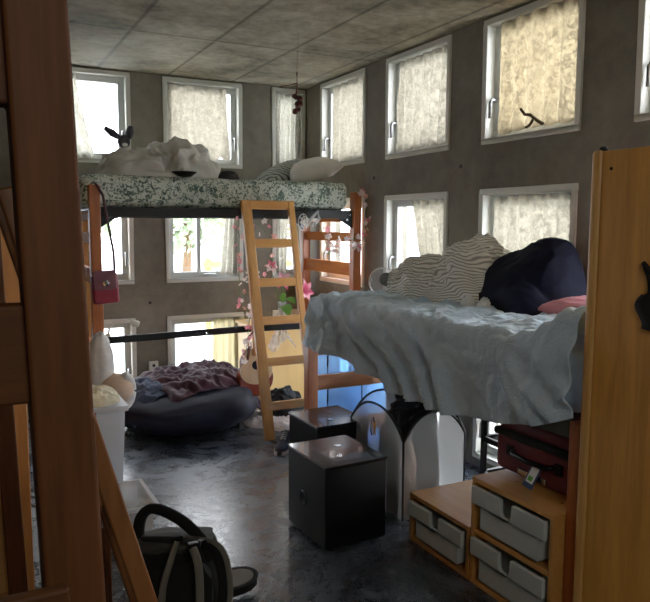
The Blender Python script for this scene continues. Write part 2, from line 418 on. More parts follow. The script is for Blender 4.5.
WN = [0]
def window(fn, a0, a1, z0, z1, where, handle_end, mull=None):
    """frame, sash, pane, handle. d grows outwards."""
    WN[0] += 1
    t = thing('window_%d' % WN[0], where, 'window', fn((a0 + a1) / 2, z0, 0), kind='structure')
    def ring(b0, b1, c0, c1, w, d0, d1, name, m, bev=.004):
        mb = MB()
        for (p0, p1, q0, q1) in ((b0, b1, c0, c0 + w), (b0, b1, c1 - w, c1), (b0, b0 + w, c0 + w, c1 - w), (b1 - w, b1, c0 + w, c1 - w)):
            vs = [fn(a, z, d) for z in (q0, q1) for d in (d0, d1) for a in (p0, p1)]
            mb.add(vs, [(0, 2, 3, 1), (4, 5, 7, 6), (0, 1, 5, 4), (2, 6, 7, 3), (0, 4, 6, 2), (1, 3, 7, 5)])
        return mb.build(name, m, t, bev)
    ring(a0, a1, z0, z1, .035, -.015, .11, 'frame', M_frame)
    s = ring(a0 + .035, a1 - .035, z0 + .035, z1 - .035, .05, .05, .10, 'sash', M_sash)
    vs = [fn(a, z, d) for z in (z0 + .085, z1 - .085) for d in (.072, .078) for a in (a0 + .085, a1 - .085)]
    MB().add(vs, [(0, 2, 3, 1), (4, 5, 7, 6), (0, 1, 5, 4), (2, 6, 7, 3), (0, 4, 6, 2), (1, 3, 7, 5)]).build('pane', M_glass, t)
    ah = a0 + .06 if handle_end == 'a0' else a1 - .06
    if handle_end == 'bottom':
        ah = (a0 + a1) / 2; zh = z0 + .06
        mb = MB(); mb.tube([fn(ah, zh, .05), fn(ah, zh, .015), fn(ah + .03, zh + .004, .01), fn(ah + .1, zh, .008)], .011, 8)
    else:
        zh = lerp(z0, z1, .36)
        mb = MB(); mb.tube([fn(ah, zh, .05), fn(ah, zh, .01), fn(ah, zh - .02, .002), fn(ah, zh - .11, .0)], .011, 8)
    mb.build('handle', M_alu, t, smooth=True)
    if mull:
        mb = MB(); am = lerp(a0, a1, mull)
        vs = [fn(a, z, d) for z in (z0 + .085, z1 - .085) for d in (.05, .10) for a in (am - .018, am + .018)]
        mb.add(vs, [(0, 2, 3, 1), (4, 5, 7, 6), (0, 1, 5, 4), (2, 6, 7, 3), (0, 4, 6, 2), (1, 3, 7, 5)]); mb.build('mullion', M_sash, s)
    return t
rn = ['lowest', 'middle', 'top']
bn = ['window nearest the red bag', 'second window', 'half window in the corner']
rnn = ['window in the corner', 'second window from the corner', 'third window from the corner', 'window above the tall brown cupboard', 'window out of view']
for i, c in enumerate(BCOL):
    for j, r in enumerate(ROWS):
        window(fnB, c[0], c[1], r[0], r[1], '%s row %s of the end wall, white frame' % (rn[j], bn[i]), 'bottom' if (i, j) == (1, 1) else 'a1', .44 if (i, j) in ((1, 1),) else None)
for i, c in enumerate(RCOL):
    for j, r in enumerate(ROWS):
        window(fnR, c[0], c[1], r[0], r[1], '%s row %s of the long wall, white frame' % (rn[j], rnn[i]), 'a1')

def curtain(fn, top, bot, zt, zb, label, m, folds=5, amp=.026, d=.02, seed=0, group='lace window curtains'):
    """top=(a0,a1) span at the rod, bot=(a0,a1) span at the hem"""
    t = thing('curtain', label, 'curtain', fn((top[0] + top[1]) / 2, zb, d), group=group)
    def f(u, v):
        w = v ** 1.3
        a = lerp(lerp(top[0], bot[0], w), lerp(top[1], bot[1], w), u)
        ph = 2 * PI * folds * (u + .06 * nz(u * 3, seed, v * .6))
        dd = d + amp * (.35 + .65 * v) * sin(ph) + .012 * nz(u * 6 + seed, v * 3)
        return fn(a, lerp(zt, zb, v) + .012 * sin(ph + 1) * v + .012 * nz(u * 5, seed) * v, dd)
    MB().grid(f, 60, 24).build('cloth', m, t, smooth=True)
    MB().tube([fn(min(top) - .01, zt - .008, d + .005), fn(max(top) + .01, zt - .008, d + .005)], .004, 6).build('wire_rod', M_alu, t)
    return t
R1, R2, R3 = ROWS[2], ROWS[1], ROWS[0]
def zt(r): return r[1] - .045
def zb(r): return r[0] + .045
B, Rc = BCOL, RCOL
curtain(fnB, (.62, .86), (.62, .99), zt(R1), zb(R1) - .01, 'pale curtain pushed aside at the upper window beside the dark post', M_lace_w, 4, seed=1)
curtain(fnB, (1.60, 2.12), (1.60, 2.15), zt(R1), zb(R1) + .03, 'wide lace curtain across the upper window above the crumpled duvet', M_lace, 5, .01, seed=2)
curtain(fnB, (2.585, 2.845), (2.585, 2.84), zt(R1), zb(R1), 'narrow cream lace curtain in the upper half window of the corner', M_lace_w, 5, seed=3)
curtain(fnR, (4.96, 5.50), (4.97, 5.50), zt(R1), zb(R1) - .02, 'lace curtain in the upper window just round the corner, above the white pillow', M_lace, 4, seed=4)
curtain(fnR, (3.86, 4.46), (3.87, 4.47), zt(R1), zb(R1) + .01, 'pleated lace curtain in the upper window second from the corner', M_lace, 6, seed=5)
curtain(fnR, (2.74, 3.36), (2.74, 3.37), zt(R1) + .01, zb(R1) + .02, 'beige lace curtain with a brown twig at its hem', translucent('beige_lace_curtain', (206, 190, 160), .006, .62, tint=(118, 105, 80), lace=1), 5, seed=6)
curtain(fnR, (1.62, 2.20), (1.62, 2.22), zt(R1), zb(R1), 'lace curtain in the upper window above the tall brown cupboard', M_lace, 5, seed=7)
curtain(fnR, (3.85, 4.27), (3.85, 4.03), zt(R2), zb(R2), 'swept-back lace curtain half covering the window behind the clear bubble', M_lace, 4, .025, seed=8)
curtain(fnR, (2.74, 3.38), (2.74, 3.37), zt(R2), zb(R2), 'grey lace curtain in the window behind the navy comforter', M_lace, 6, seed=9)
curtain(fnB, (2.10, 2.22), (2.04, 2.21), zt(R2), zb(R2) + .02, 'thin bunched curtain at the middle window, beside the ladder', M_lace_w, 3, seed=10)
curtain(fnB, (2.58, 2.72), (2.58, 2.70), zt(R2), zb(R2) + .02, 'bunched pale curtain in the corner window behind the loft ladder', M_lace_w, 3, seed=11)
curtain(fnB, (1.97, 2.22), (1.95, 2.22), zt(R3), zb(R3), 'cream curtain at the lowest window behind the guitar', M_cream, 4, .02, seed=12)

# ------------------------------------------------------------------ outdoors
tag(MB().box(-40, 60, -20, 60, -.5, -.3).build('ground', plain('pale_terrace', (222, 220, 214), .9)), 'pale terrace outside the windows', 'ground', kind='structure')
def fence(y):
    t = thing('fence', 'yellow timber railing on the terrace outside the end wall', 'fence', (3, y, -.3))
    for k in range(4):
        x = 3.85 + k * .7; MB().box(x - .05, x + .05, y - .05, y + .05, -.3, .95).build('post', M_fence, t)
    for z in (-.1, .12, .34, .56, .78): MB().box(3.75, 6.0, y - .08, y - .05, z, z + .12).build('board', M_fence, t)
M_fence = plain('yellow_timber', (190, 140, 50), .8)
fence(12.0)
def tree(x, y, h, r, c, label, seed):
    t = thing('tree', label, 'tree', (x, y, -.3), group='trees outside the end wall')
    MB().tube([(x, y, -.3), (x + .05, y, h * .4), (x, y + .05, h * .8)], lambda s: .14 * (1 - .6 * s), 8).build('trunk', M_twig, t, smooth=True)
    mb = MB(); rnd = random.Random(seed)
    for k in range(1100):
        d = Vector((rnd.gauss(0, 1), rnd.gauss(0, 1), rnd.gauss(0, 1))).normalized() * (rnd.random() ** .4)
        p = Vector((x, y, h * .66)) + Vector((d.x * r, d.y * r, d.z * h * .36)); s = .07 + rnd.random() * .08
        n = Vector((rnd.gauss(0, 1), rnd.gauss(0, 1), rnd.gauss(0, 1))).normalized(); a = n.orthogonal().normalized(); b = n.cross(a)
        mb.add([p - a * s, p + b * s * .6, p + a * s, p - b * s * .6], [(0, 1, 2, 3)])
    mb.build('crown', plain('leaves_%d' % seed, c, .8, var=.4, scale=3), t)
tree(1.9, 15, 2.9, 1.0, (128, 146, 112), 'green tree outside seen past the red bag', 1)
tree(4.6, 16, 2.9, 1.0, (132, 150, 116), 'green tree outside, one pane from the red bag', 2)
tree(6.5, 17.5, 3.1, .8, (206, 170, 116), 'orange autumn tree outside beyond the yellow railing', 3)
tree(9.0, 19, 2.8, 1.2, (176, 170, 120), 'yellow-green tree outside behind the loft ladder', 4)

# ------------------------------------------------------------------ loft bed (end wall)
LX0, LX1, LY0, LY1 = .755, 2.84, 4.87, 5.87
PW = .072
lb = thing('loft_bed', 'honey wood loft bed with black rails along the end wall', 'loft bed', ((LX0 + LX1) / 2, 5.37, 0))
for x, y, m in ((LX0, LY0, M_orange), (LX1 - PW, LY0, M_orange), (LX0 + .07, LY1 - PW, M_pine), (LX1 - PW, LY1 - PW, M_orange)):  # rear left post: paler wood, window light put into its colour
    MB().box(x, x + PW, y, y + PW, 0, 1.81).build('post', m, lb, .006)
for x in (LX0, LX1 - PW):
    for z, h in ((1.415, .075), (1.14, .105), (.62, .09), (.22, .09), (1.575, .07)):
        MB().box(x + .018, x + PW - .014, LY0 + PW, LY1 - PW, z, z + h).build('end_rail', M_orange_y, lb, .005)
for y in (LY0 + .02, LY1 - .06):
    o = MB().box(LX0 + PW, LX1 - PW, y, y + .035, 1.60, 1.665).build('side_rail', M_black_metal, lb, .003)
    for sx, x in ((1, LX0 + PW), (-1, LX1 - PW)):
        MB().prism([Vector((0, 0, 0)), Vector((sx * .12, 0, 0)), Vector((0, 0, -.075))], Vector((x, y + .005, 1.60)), Vector((x, y + .03, 1.60))).build('gusset', M_black_metal, o)
        for bx, bz in ((.025, 1.63), (.05, 1.59)):
            MB().cyl((x + sx * bx, y - .004, bz), (x + sx * bx, y + .006, bz), .008, 10).build('bolt', M_chrome, o)
MB().box(LX0 + PW, LX1 - PW, LY0 + .05, LY1 - .06, 1.63, 1.66).build('deck', M_black_metal, lb)
o = MB().beam((LX0 + PW, LY0 + .05, .752), (1.95, 5.02, .752), .02, .05, (0, 1, 0)).build('stretcher_bar', M_black_metal, lb, .003)
for x in (.86, 1.56): MB().cyl((x, 4.925, .752), (x, 4.9, .752), .01, 10).build('bolt', M_chrome, o)
MB().beam((1.95, 5.02, .752), (LX1 - PW, LY0 + .06, .752), .02, .05, (0, 1, 0)).build('stretcher_bar', M_black_metal, lb, .003)

# loft mattress in leaf print
def mattress(x0, x1, y0, y1, z0, z1, wr, seed, sag=0):
    """rounded box with fabric puckers, as a closed sphere-like grid"""
    cx, cy, cz = (x0 + x1) / 2, (y0 + y1) / 2, (z0 + z1) / 2; hx, hy, hz = (x1 - x0) / 2, (y1 - y0) / 2, (z1 - z0) / 2
    R = .06; mb = MB(); nx, ny, nzn = 110, 44, 16
    def face(fn, nu, nv):
        def g(u, v):
            p = fn(u * 2 - 1, v * 2 - 1)
            q = Vector((p[0] * hx, p[1] * hy, p[2] * hz))
            c = Vector((clamp(q.x, -hx + R, hx - R), clamp(q.y, -hy + R, hy - R), clamp(q.z, -hz + R, hz - R)))
            d = q - c
            n = d.normalized() if d.length > 1e-9 else Vector((0, 0, 1))
            w = wr * (nz(q.x * 7 + seed, q.y * 7, q.z * 9) + .5 * ridge(q.x * 11 + q.z * 20, q.y * 11, seed))
            return Vector((cx, cy, cz)) + c + n * (R + w)
        mb.grid(g, nu, nv)
    face(lambda u, v: (u, v, 1), nx, ny); face(lambda u, v: (u, v, -1), nx, ny)
    face(lambda u, v: (u, -1, v), nx, nzn); face(lambda u, v: (u, 1, v), nx, nzn)
    face(lambda u, v: (-1, u, v), ny, nzn); face(lambda u, v: (1, u, v), ny, nzn)
    return mb
o = mattress(.715, 2.765, 4.946, 5.79, 1.668, 1.885, .007, 3).build('mattress', M_leafy, None, smooth=True)
tag(o, 'mattress in a green leaf print cover on the high loft bed', 'mattress')

# ------------------------------------------------------------------ soft piles
def pile(name, c, z0, rx, ry, rot, bumps, wr, wscale, m, seed, label=None, cat=None, parent=None, base=.04, expo=4, nu=120, nv=44, wob=.1, stretch=(1, 1), group=None):
    cx, cy = c; mb = MB()
    cr, sr = cos(rot), sin(rot)
    def f0(u, v):
        a = 2 * PI * u; v2 = clamp(v)
        rr = 1 + wob * nz(cos(a) * 1.6 + seed, sin(a) * 1.6, seed * .7)
        x = cos(a) * rx * rr * v2; y = sin(a) * ry * rr * v2
        h = base
        acc = 0
        for bx, by, br, bh in bumps:
            d2 = ((x - bx) ** 2 + (y - by) ** 2) / (br * br * 2.4)
            acc += (bh * max(0.0, 1 - d2) ** .55) ** 5
        h += acc ** .2
        e = max(0.0, 1 - v2 ** expo) ** .5
        return Vector((x, y, max(.0, h * e)))
    def f(u, v):
        p = f0(u, v); v2 = min(v, .998)
        t1 = f0(u + .004, v2) - f0(u - .004, v2); t2 = f0(u, v2 + .002) - f0(u, v2 - .006)
        n = t1.cross(t2)
        if v < .02 or n.length < 1e-12: n = Vector((0, 0, 1))
        n.normalize()
        if n.z < 0: n = -n
        p = p + n * (wr * crumple(p, wscale, seed) * (1 - clamp(v) ** 10 * .8))
        X, Y = p.x, p.y
        return Vector((cx + X * cr - Y * sr, cy + X * sr + Y * cr, z0 + max(.001, p.z)))
    mb.grid(f, nu, nv, True)
    # base disc
    def g(u, v):
        p = f(u, 1.0); q = Vector((cx, cy, z0)); r = q.lerp(p, v); r.z = z0; return r
    mb.grid(g, nu, 2, True)
    o = mb.build(name, m, parent, smooth=True)
    if label: tag(o, label, cat, group)
    return o
pile('duvet', (1.33, 5.30), 1.883, .46, .30, 0, [(-.24, -.02, .2, .13), (.0, .02, .14, .10), (.22, .05, .2, .23), (.05, .15, .12, .2)], .075, 8, M_duvet, 2, 'crumpled grey-white duvet heaped on the leaf print mattress', 'duvet', base=.05)
# grey plush animal sitting on the duvet
t = thing('plush_toy', 'small grey long-eared plush toy sitting on the crumpled duvet by the window', 'plush toy', (1.1, 5.38, 2.02))
MB().ball((1.10, 5.38, 2.07), (.055, .05, .075), rz=.2).build('body', M_white_cloth, t, smooth=True)
hd = MB().ball((1.09, 5.36, 2.155), (.046, .046, .05)).build('head', M_greyplush, t, smooth=True)
MB().ball((1.09, 5.325, 2.128), (.022, .022, .016)).build('muzzle', M_white_cloth, hd, smooth=True)
for x, q in ((1.06, (.965, 5.4, 2.25)), (1.12, (1.15, 5.38, 2.27))):
    MB().tube([(x, 5.37, 2.18), ((x + q[0]) / 2, 5.38, (2.18 + q[2]) / 2), q], lambda s: .020 + .030 * sin(PI * min(.9, s + .1)), 10, .6).build('ear', M_greyplush, hd, smooth=True)
pile('cloth', (1.22, 5.32), 2.0, .10, .06, .2, [(0, 0, .05, .06)], .02, 20, M_white_cloth, 6, 'bunched white cloth on top of the duvet behind the plush toy', 'cloth', nu=60, nv=20)
tag(MB().lathe([(.004, 0), (.05, .005), (.085, .03), (.09, .038), (.085, .036), (.05, .012), (.004, .008)], (1.435, 4.99, 1.887)).build('bowl', M_black, None, smooth=True), 'shallow black bowl on the mattress edge in front of the duvet', 'bowl')
pile('sock', (1.78, 5.02), 1.886, .085, .05, .1, [(-.03, 0, .03, .04), (.03, 0, .03, .035)], .018, 26, M_charcoal, 11, 'dark crumpled sock on the leaf print mattress', 'sock', base=.015, nu=60, nv=20)

def pillow(c, lx, ly, h, M, m, name, label, seed=0, parent=None, cat='pillow'):
    def f(sg):
        def g(u, v):
            a, b = u * 2 - 1, v * 2 - 1
            e = max(0, (1 - abs(a) ** 2.6) * (1 - abs(b) ** 2.6)) ** .55
            pin = 1 - .10 * (1 - abs(b)) * abs(a) ** 3 ; pin2 = 1 - .10 * (1 - abs(a)) * abs(b) ** 3
            w = .010 * ridge(a * 3 + seed, b * 3, seed) * e
            return M @ Vector((a * lx / 2 * pin, b * ly / 2 * pin2, sg * (h / 2 * e + w))) + Vector(c)
        return g
    mb = MB(); mb.grid(f(1), 34, 26); mb.grid(f(-1), 34, 26)
    o = mb.build(name, m, parent, smooth=True)
    if label: tag(o, label, cat)
    return o
RX = lambda a: Matrix.Rotation(a, 3, 'X'); RY = lambda a: Matrix.Rotation(a, 3, 'Y'); RZ = lambda a: Matrix.Rotation(a, 3, 'Z')
pillow((2.44, 5.45, 1.985), .46, .40, .14, RZ(.1) @ RY(-.42) @ RX(.1), M_green_check, 'pillow', 'dark green patterned pillow leaning behind the white pillow on the loft bed', 3)
pillow((2.60, 5.30, 2.0), .46, .40, .17, RZ(-.15) @ RY(-.28) @ RX(.15), M_duvet, 'pillow', 'plump off-white pillow at the corner end of the loft bed', 5)

# ------------------------------------------------------------------ ladder of the loft bed
def ladder(name, label, tops, feet, rungs_t, rw, rd, m, mr, rung_h, rung_d, side, top_plate=False):
    t = thing(name, label, 'ladder', ((feet[0][0] + feet[1][0]) / 2, (feet[0][1] + feet[1][1]) / 2, 0))
    rws = rw if isinstance(rw, tuple) else (rw, rw); rw = rws[1]
    for a, b, w_ in zip(tops, feet, rws): MB().beam(b, a, w_, rd, side).build('side_rail', m, t, .006)
    d = (Vector(tops[0]) - Vector(feet[0])).normalized()
    ax = (Vector(feet[1]) - Vector(feet[0])).normalized()
    for k, s in enumerate(rungs_t):
        p, q = Vector(feet[0]).lerp(Vector(tops[0]), s), Vector(feet[1]).lerp(Vector(tops[1]), s)
        n = ax.cross(d)
        MB().beam(p + ax * rw * .5, q - ax * rw * .5, rung_h, rung_d, d).build('rung', mr, t, .005)
    return t
ladder('ladder', 'honey wood ladder leaning on the front of the loft bed', [(1.835, 4.82, 1.725), (2.19, 4.82, 1.725)], [(1.91, 4.56, 0), (2.27, 4.56, 0)],
       [.982, .82, .655, .495, .322, .138], (.074, .048), .04, M_pine, M_pine_h, .062, .035, (1, 0, 0))

# red shoulder bag on the loft post
t = thing('shoulder_bag', 'small burgundy shoulder bag hanging from the loft bed post', 'bag', (.835, 4.82, 1.02))
def bagM(): return Matrix.Translation((.838, 4.828, 1.02)) @ Matrix.Rotation(-.05, 4, 'Y')
Mx = bagM()
MB().box(-.085, .085, -.035, .03, 0, .2, Mx).build('body', M_burg, t, .018, seg=3)
fl = MB().box(-.08, .072, -.046, -.030, .095, .225, Mx).build('flap', plain('burgundy_flap', (112, 62, 72), .5, bmp=.2), t, .02, seg=3)
MB().lathe([(.001, 0), (.02, .002), (.022, .006), (.01, .01), (.001, .01)], Mx @ Vector((0, -.048, .14)), 16, Matrix.Rotation(PI / 2, 3, 'X')).build('clasp', M_chrome, fl)
MB().tube([Mx @ Vector((.07, -.0, .2)), (.895, 4.83, 1.36), (.865, 4.835, 1.56), (.84, 4.845, 1.74), (.80, 4.85, 1.81), (.79, 4.90, 1.83)], .009, 8, .4, up=(0, 1, 0)).build('strap', plain('dark_strap', (70, 30, 40), .6), t, smooth=True)

# clip lamp on the end wall
t = thing('clip_lamp', 'white gooseneck clip lamp on the stretcher bar behind the loft bed post', 'lamp', (.95, 5.0, .75))
MB().tube([(.87, 4.97, .78), (.88, 4.97, .84), (.92, 4.97, .875), (.98, 4.97, .885), (1.03, 4.97, .865)], .008, 8).build('gooseneck', M_white_cloth, t, smooth=True)
MB().lathe([(.012, 0), (.02, .01), (.024, .06), (.020, .066), (.002, .05)], (1.02, 4.97, .87), 16, Matrix.Rotation(2.0, 3, 'Y')).build('lamp_head', M_frame, t, smooth=True)
MB().box(.855, .885, 4.95, 5.0, .735, .79).build('clip', M_frame, t, .004)

# clip fan
t = thing('clip_fan', 'small clear bladed clip fan under the corner end of the loft mattress', 'fan', (2.30, 4.83, 1.6))
c = Vector((2.29, 4.80, 1.57)); Mf = RZ(.5) @ RX(PI / 2)
cg = MB()
for r in (.062, .042, .02): cg.tube([c + Mf @ Vector((r * cos(a), r * sin(a), .012 if r < .06 else 0)) for a in [2 * PI * k / 24 for k in range(24)]], .0022, 5, closed=True)
for k in range(8):
    a = 2 * PI * k / 8; cg.tube([c + Mf @ Vector((.012 * cos(a), .012 * sin(a), .014)), c + Mf @ Vector((.062 * cos(a), .062 * sin(a), 0))], .0018, 5)
cg.build('cage', M_white_cloth, t, smooth=True)
hb = MB().lathe([(.001, -.02), (.014, -.018), (.015, .006), (.001, .01)], c, 14, Mf).build('hub', M_white_cloth, t)
for k in range(3):
    a = 2 * PI * k / 3
    MB().add([c + Mf @ Vector((r * cos(a + o), r * sin(a + o), z)) for r, o, z in ((.012, -.3, -.006), (.05, -.1, -.012), (.054, .5, .0), (.014, .6, .004))], [(0, 1, 2, 3)]).build('blade', plain('blue_tint', (130, 170, 200), .3, trans=.4), hb)
MB().tube([(2.30, 4.83, 1.56), (2.345, 4.83, 1.545), (2.375, 4.83, 1.60), (2.43, 4.83, 1.66), (2.44, 4.83, 1.60), (2.39, 4.83, 1.54)], .014, 8).build('neck', M_clear, t, smooth=True)
MB().box(2.36, 2.42, 4.82, 4.90, 1.575, 1.60).build('clip', M_white_cloth, t, .004)

# flower garlands
def blossom_mesh(name, m, s):
    mb = MB()
    for k in range(5):
        a = 2 * PI * k / 5; d = Vector((cos(a), sin(a), 0)); e = Vector((-sin(a), cos(a), 0))
        mb.add([Vector((0, 0, 0)), d * s * .6 + e * s * .38 + Vector((0, 0, s * .25)), d * s + Vector((0, 0, s * .35)), d * s * .6 - e * s * .38 + Vector((0, 0, s * .25))], [(0, 1, 2, 3)])
    o = mb.build(name, m); me = o.data; bpy.data.objects.remove(o); return me
BL = [blossom_mesh('blossom_pink', M_petal_p, .026), blossom_mesh('blossom_white', M_petal_w, .026), blossom_mesh('blossom_blush', plain('blush_petal', (240, 190, 176), .7), .024)]
def garland(label, path, n, seed, spread=.04):
    path = [Vector(p) for p in path]
    t = thing('flower_garland', label, 'garland', path[0], group='artificial flower garlands')
    pts = []
    for a, b in zip(path, path[1:]):
        for k in range(8): pts.append(a.lerp(b, k / 8) + Vector((nz(k, seed, a.z) * .012, nz(k, seed + 3, b.z) * .012, 0)))
    pts.append(path[-1])
    MB().tube(pts, .003, 5).build('strand', M_stem, t)
    rnd = random.Random(seed)
    for k in range(n):
        p = pts[int((k + rnd.random()) / n * (len(pts) - 1))]
        b = bpy.data.objects.new('blossom', BL[rnd.choice((0, 1, 1, 2))]); COL.objects.link(b); b.parent = t
        b.location = Vector(p) - path[0] + Vector((rnd.uniform(-spread, spread), rnd.uniform(-spread, .0), rnd.uniform(-spread, spread) * .6))
        b.rotation_euler = (rnd.uniform(.6, 2.4), rnd.uniform(-.6, .6), rnd.uniform(0, 6)); s = rnd.uniform(.7, 1.25); b.scale = (s, s, s)
    return t
garland('pink and white flower garland hanging beside the ladder near the guitar', [(1.79, 4.84, 1.60), (1.79, 4.84, 1.25), (1.80, 4.86, .98), (1.88, 4.86, .9), (1.87, 4.88, .72), (1.85, 4.88, .52)], 34, 1, .035)
garland('pink flower garland draped over the far rungs behind the ladder', [(1.98, 5.0, 1.58), (2.12, 5.02, 1.45), (2.14, 5.02, 1.28), (2.05, 5.02, 1.15)], 14, 2, .05)
garland('pink flower garland wound along the corner end rails of the loft bed', [(2.42, 4.80, 1.56), (2.50, 4.82, 1.44), (2.52, 4.83, 1.32), (2.60, 4.82, 1.42), (2.70, 4.83, 1.42), (2.80, 4.84, 1.46)], 22, 3, .05)
garland('pale flower garland twisted down the corner post of the loft bed', [(2.80, 4.85, 1.83), (2.86, 4.84, 1.76), (2.875, 4.84, 1.6), (2.865, 4.84, 1.48), (2.80, 4.84, 1.40), (2.74, 4.85, 1.36)], 20, 4, .03)

# ------------------------------------------------------------------ cabinet under the loft with lilies
t = thing('cabinet', 'pale yellow maple cabinet under the loft bed behind the ladder', 'cabinet', (2.44, 5.5, 0))
MB().box(2.10, 2.72, 5.30, 5.72, .04, .70).build('carcass', M_maple_light, t, .004)
MB().box(2.08, 2.74, 5.27, 5.74, .70, .725).build('top', M_maple_light, t, .005)
d = MB().box(2.12, 2.70, 5.282, 5.300, .06, .68).build('door', M_maple_light, t, .003)
MB().tube([(2.66, 5.283, .40), (2.66, 5.262, .40), (2.66, 5.262, .50), (2.66, 5.283, .50)], .006, 8).build('handle', M_alu, d)
MB().box(2.12, 2.70, 5.33, 5.70, 0, .04).build('plinth', M_maple_edge, t)
t = thing('plastic_bag', 'crumpled clear plastic bag hanging on the cabinet front', 'plastic bag', (2.3, 5.24, .6))
MB().grid(lambda u, v: Vector((2.30 + (u - .5) * (.06 + .20 * v) + .01 * nz(u * 9, v * 9), 5.255 - .03 * abs(nz(u * 8, v * 4, 2)) - .02 * v, .73 - .17 * v - .05 * v * sin(u * 7))), 30, 16).build('film', plain('bag_film', (235, 235, 230), .2, trans=.5), t, smooth=True)
t = thing('lily_vase', 'glass vase of pink and white lilies on the yellow cabinet', 'flowers', (2.36, 5.36, .725))
MB().lathe([(.03, 0), (.04, .01), (.035, .08), (.03, .14), (.04, .18), (.036, .18), (.026, .13), (.03, .01)], (2.36, 5.36, .725)).build('vase', M_clear, t, smooth=True)
def lily(c, tip, s, parent):
    c = Vector(c); ax = (Vector(tip)).normalized(); a = ax.orthogonal().normalized(); b = ax.cross(a)
    for k in range(6):
        an = 2 * PI * k / 6; d = a * cos(an) + b * sin(an); e = ax.cross(d)
        def f(u, v, d=d, e=e):
            w = sin(PI * (.12 + .88 * v) ** .8) * .26 * s
            return c + ax * (s * (.75 * v - .45 * v ** 3)) + d * (s * (.12 + .75 * v ** 1.6)) + e * ((u - .5) * 2 * w) + ax * (-.12 * s * abs(u - .5) * -1)
        MB().grid(f, 6, 10).build('petal', M_lily, parent, smooth=True)
def lilymat():
    m, nt, b, out = mat('lily_petal'); co_ = coords(nt)
    n = N(nt, 'ShaderNodeTexNoise', Scale=9, Detail=3); nt.links.new(co_, n.inputs['Vector'])
    nt.links.new(ramp(nt, n.outputs[0], [(.42, srgb(226, 90, 130)), (.6, srgb(250, 214, 222))]), b.inputs['Base Color']); b.inputs['Roughness'].default_value = .6
    return m
M_lily = lilymat()
for cc, tip, s in (((2.33, 5.27, 1.08), (-.3, -1, .5), .10), ((2.50, 5.26, 1.0), (.5, -1, .2), .12), ((2.24, 5.30, 1.20), (-.4, -1, .5), .07)):
    st = MB().tube([(2.36, 5.36, .75), ((2.36 + cc[0]) / 2, 5.34, (cc[2] + .8) / 2), cc], .005, 6).build('stem', M_stem, t)
    lily(cc, tip, s, st)
for p, q, w in (((2.36, 5.34, .88), (2.37, 5.22, .80), .05), ((2.37, 5.34, .90), (2.30, 5.24, .98), .03), ((2.36, 5.34, .92), (2.44, 5.26, .9), .03)):
    p, q = Vector(p), Vector(q)
    MB().grid(lambda u, v: p.lerp(q, v) + Vector(((u - .5) * 2 * w * sin(PI * (.08 + .9 * v)), 0, .03 * sin(PI * v) + (u - .5) * .02)), 6, 10).build('leaf', M_leaf, t, smooth=True)
tag(MB().lathe([(.03, 0), (.045, .005), (.05, .10), (.046, .10), (.04, .01)], (2.55, 5.34, .725)).build('cup', plain('crimson_ceramic', (176, 40, 60), .4), None, smooth=True), 'crimson cup on the yellow cabinet beside the lilies', 'cup')
pile('cloth', (2.42, 5.31), .726, .05, .035, 0, [(0, 0, .03, .05)], .008, 30, M_bluefleece, 21, 'small slate blue cloth bundle beside the lily vase', 'cloth', nu=40, nv=14, base=.02)

# ------------------------------------------------------------------ guitar
t = thing('guitar', 'small sunburst guitar standing between the beanbag and the ladder', 'guitar', (1.955, 4.96, 0))
for sx in (-1, 1): MB().tube([(1.955 + sx * .09, 4.90, .30), (1.955 + sx * .09, 5.03, .27), (1.955 + sx * .10, 5.04, .12), (1.955 + sx * .16, 4.9, .006)], .008, 8).build('stand_leg', M_black_metal, t)
def guitar_outline(n=48):
    pts = []
    for k in range(n):
        a = 2 * PI * k / n; z = cos(a); w = sin(a)
        r = .125 + .04 * cos(2 * a - .0) + (.012 if z < 0 else -.014) * abs(z)
        pts.append((w * (.14 - .03 * z - .02 * math.exp(-(z - .15) ** 2 / .05)), z * .19))
    return pts
go = guitar_outline()
gm = Matrix.Translation((1.955, 4.93, .43)) @ Matrix.Rotation(-.08, 4, 'X')
MB().prism([gm.to_3x3() @ Vector((x, 0, z)) for x, z in go], gm.translation + Vector((0, 0, 0)), gm.translation + Vector((0, .07, 0))).build('body', M_sun, t, .006)
MB().prism([gm.to_3x3() @ Vector((x * .94, 0, z * .75 + .045)) for x, z in go], gm.translation + Vector((0, -.003, 0)), gm.translation + Vector((0, .0, 0))).build('soundboard', M_spruce, t)
MB().cyl(gm @ Vector((0, -.0035, .05)), gm @ Vector((0, -.001, .05)), .035, 24).build('soundhole', M_black, t)
nk = MB().box(-.026, .026, -.012, .012, .12, .66, gm).build('neck', M_pine, t, .005)
MB().box(-.034, .034, -.008, .014, .66, .80, gm).build('headstock', M_pine, t, .006)
for k in range(3):
    for sx in (-1, 1): MB().cyl(gm @ Vector((sx * .03, .002, .69 + .035 * k)), gm @ Vector((sx * .055, .002, .69 + .035 * k)), .007, 8).build('tuning_peg', M_frame, nk)
MB().tube([gm @ Vector((-.05, -.01, .20)), gm @ Vector((-.075, -.02, .10)), gm @ Vector((-.06, -.02, .27)), gm @ Vector((-.01, -.015, .32))], .012, 8, .4).build('strap', plain('brown_strap', (120, 52, 30), .7), t, smooth=True)
pile('shaggy_rug', (2.14, 4.98), .001, .22, .30, .2, [(0, 0, .2, .03)], .02, 30, M_fur, 8, 'white shaggy rug on the floor behind the ladder foot', 'rug', base=.035, wob=.2)

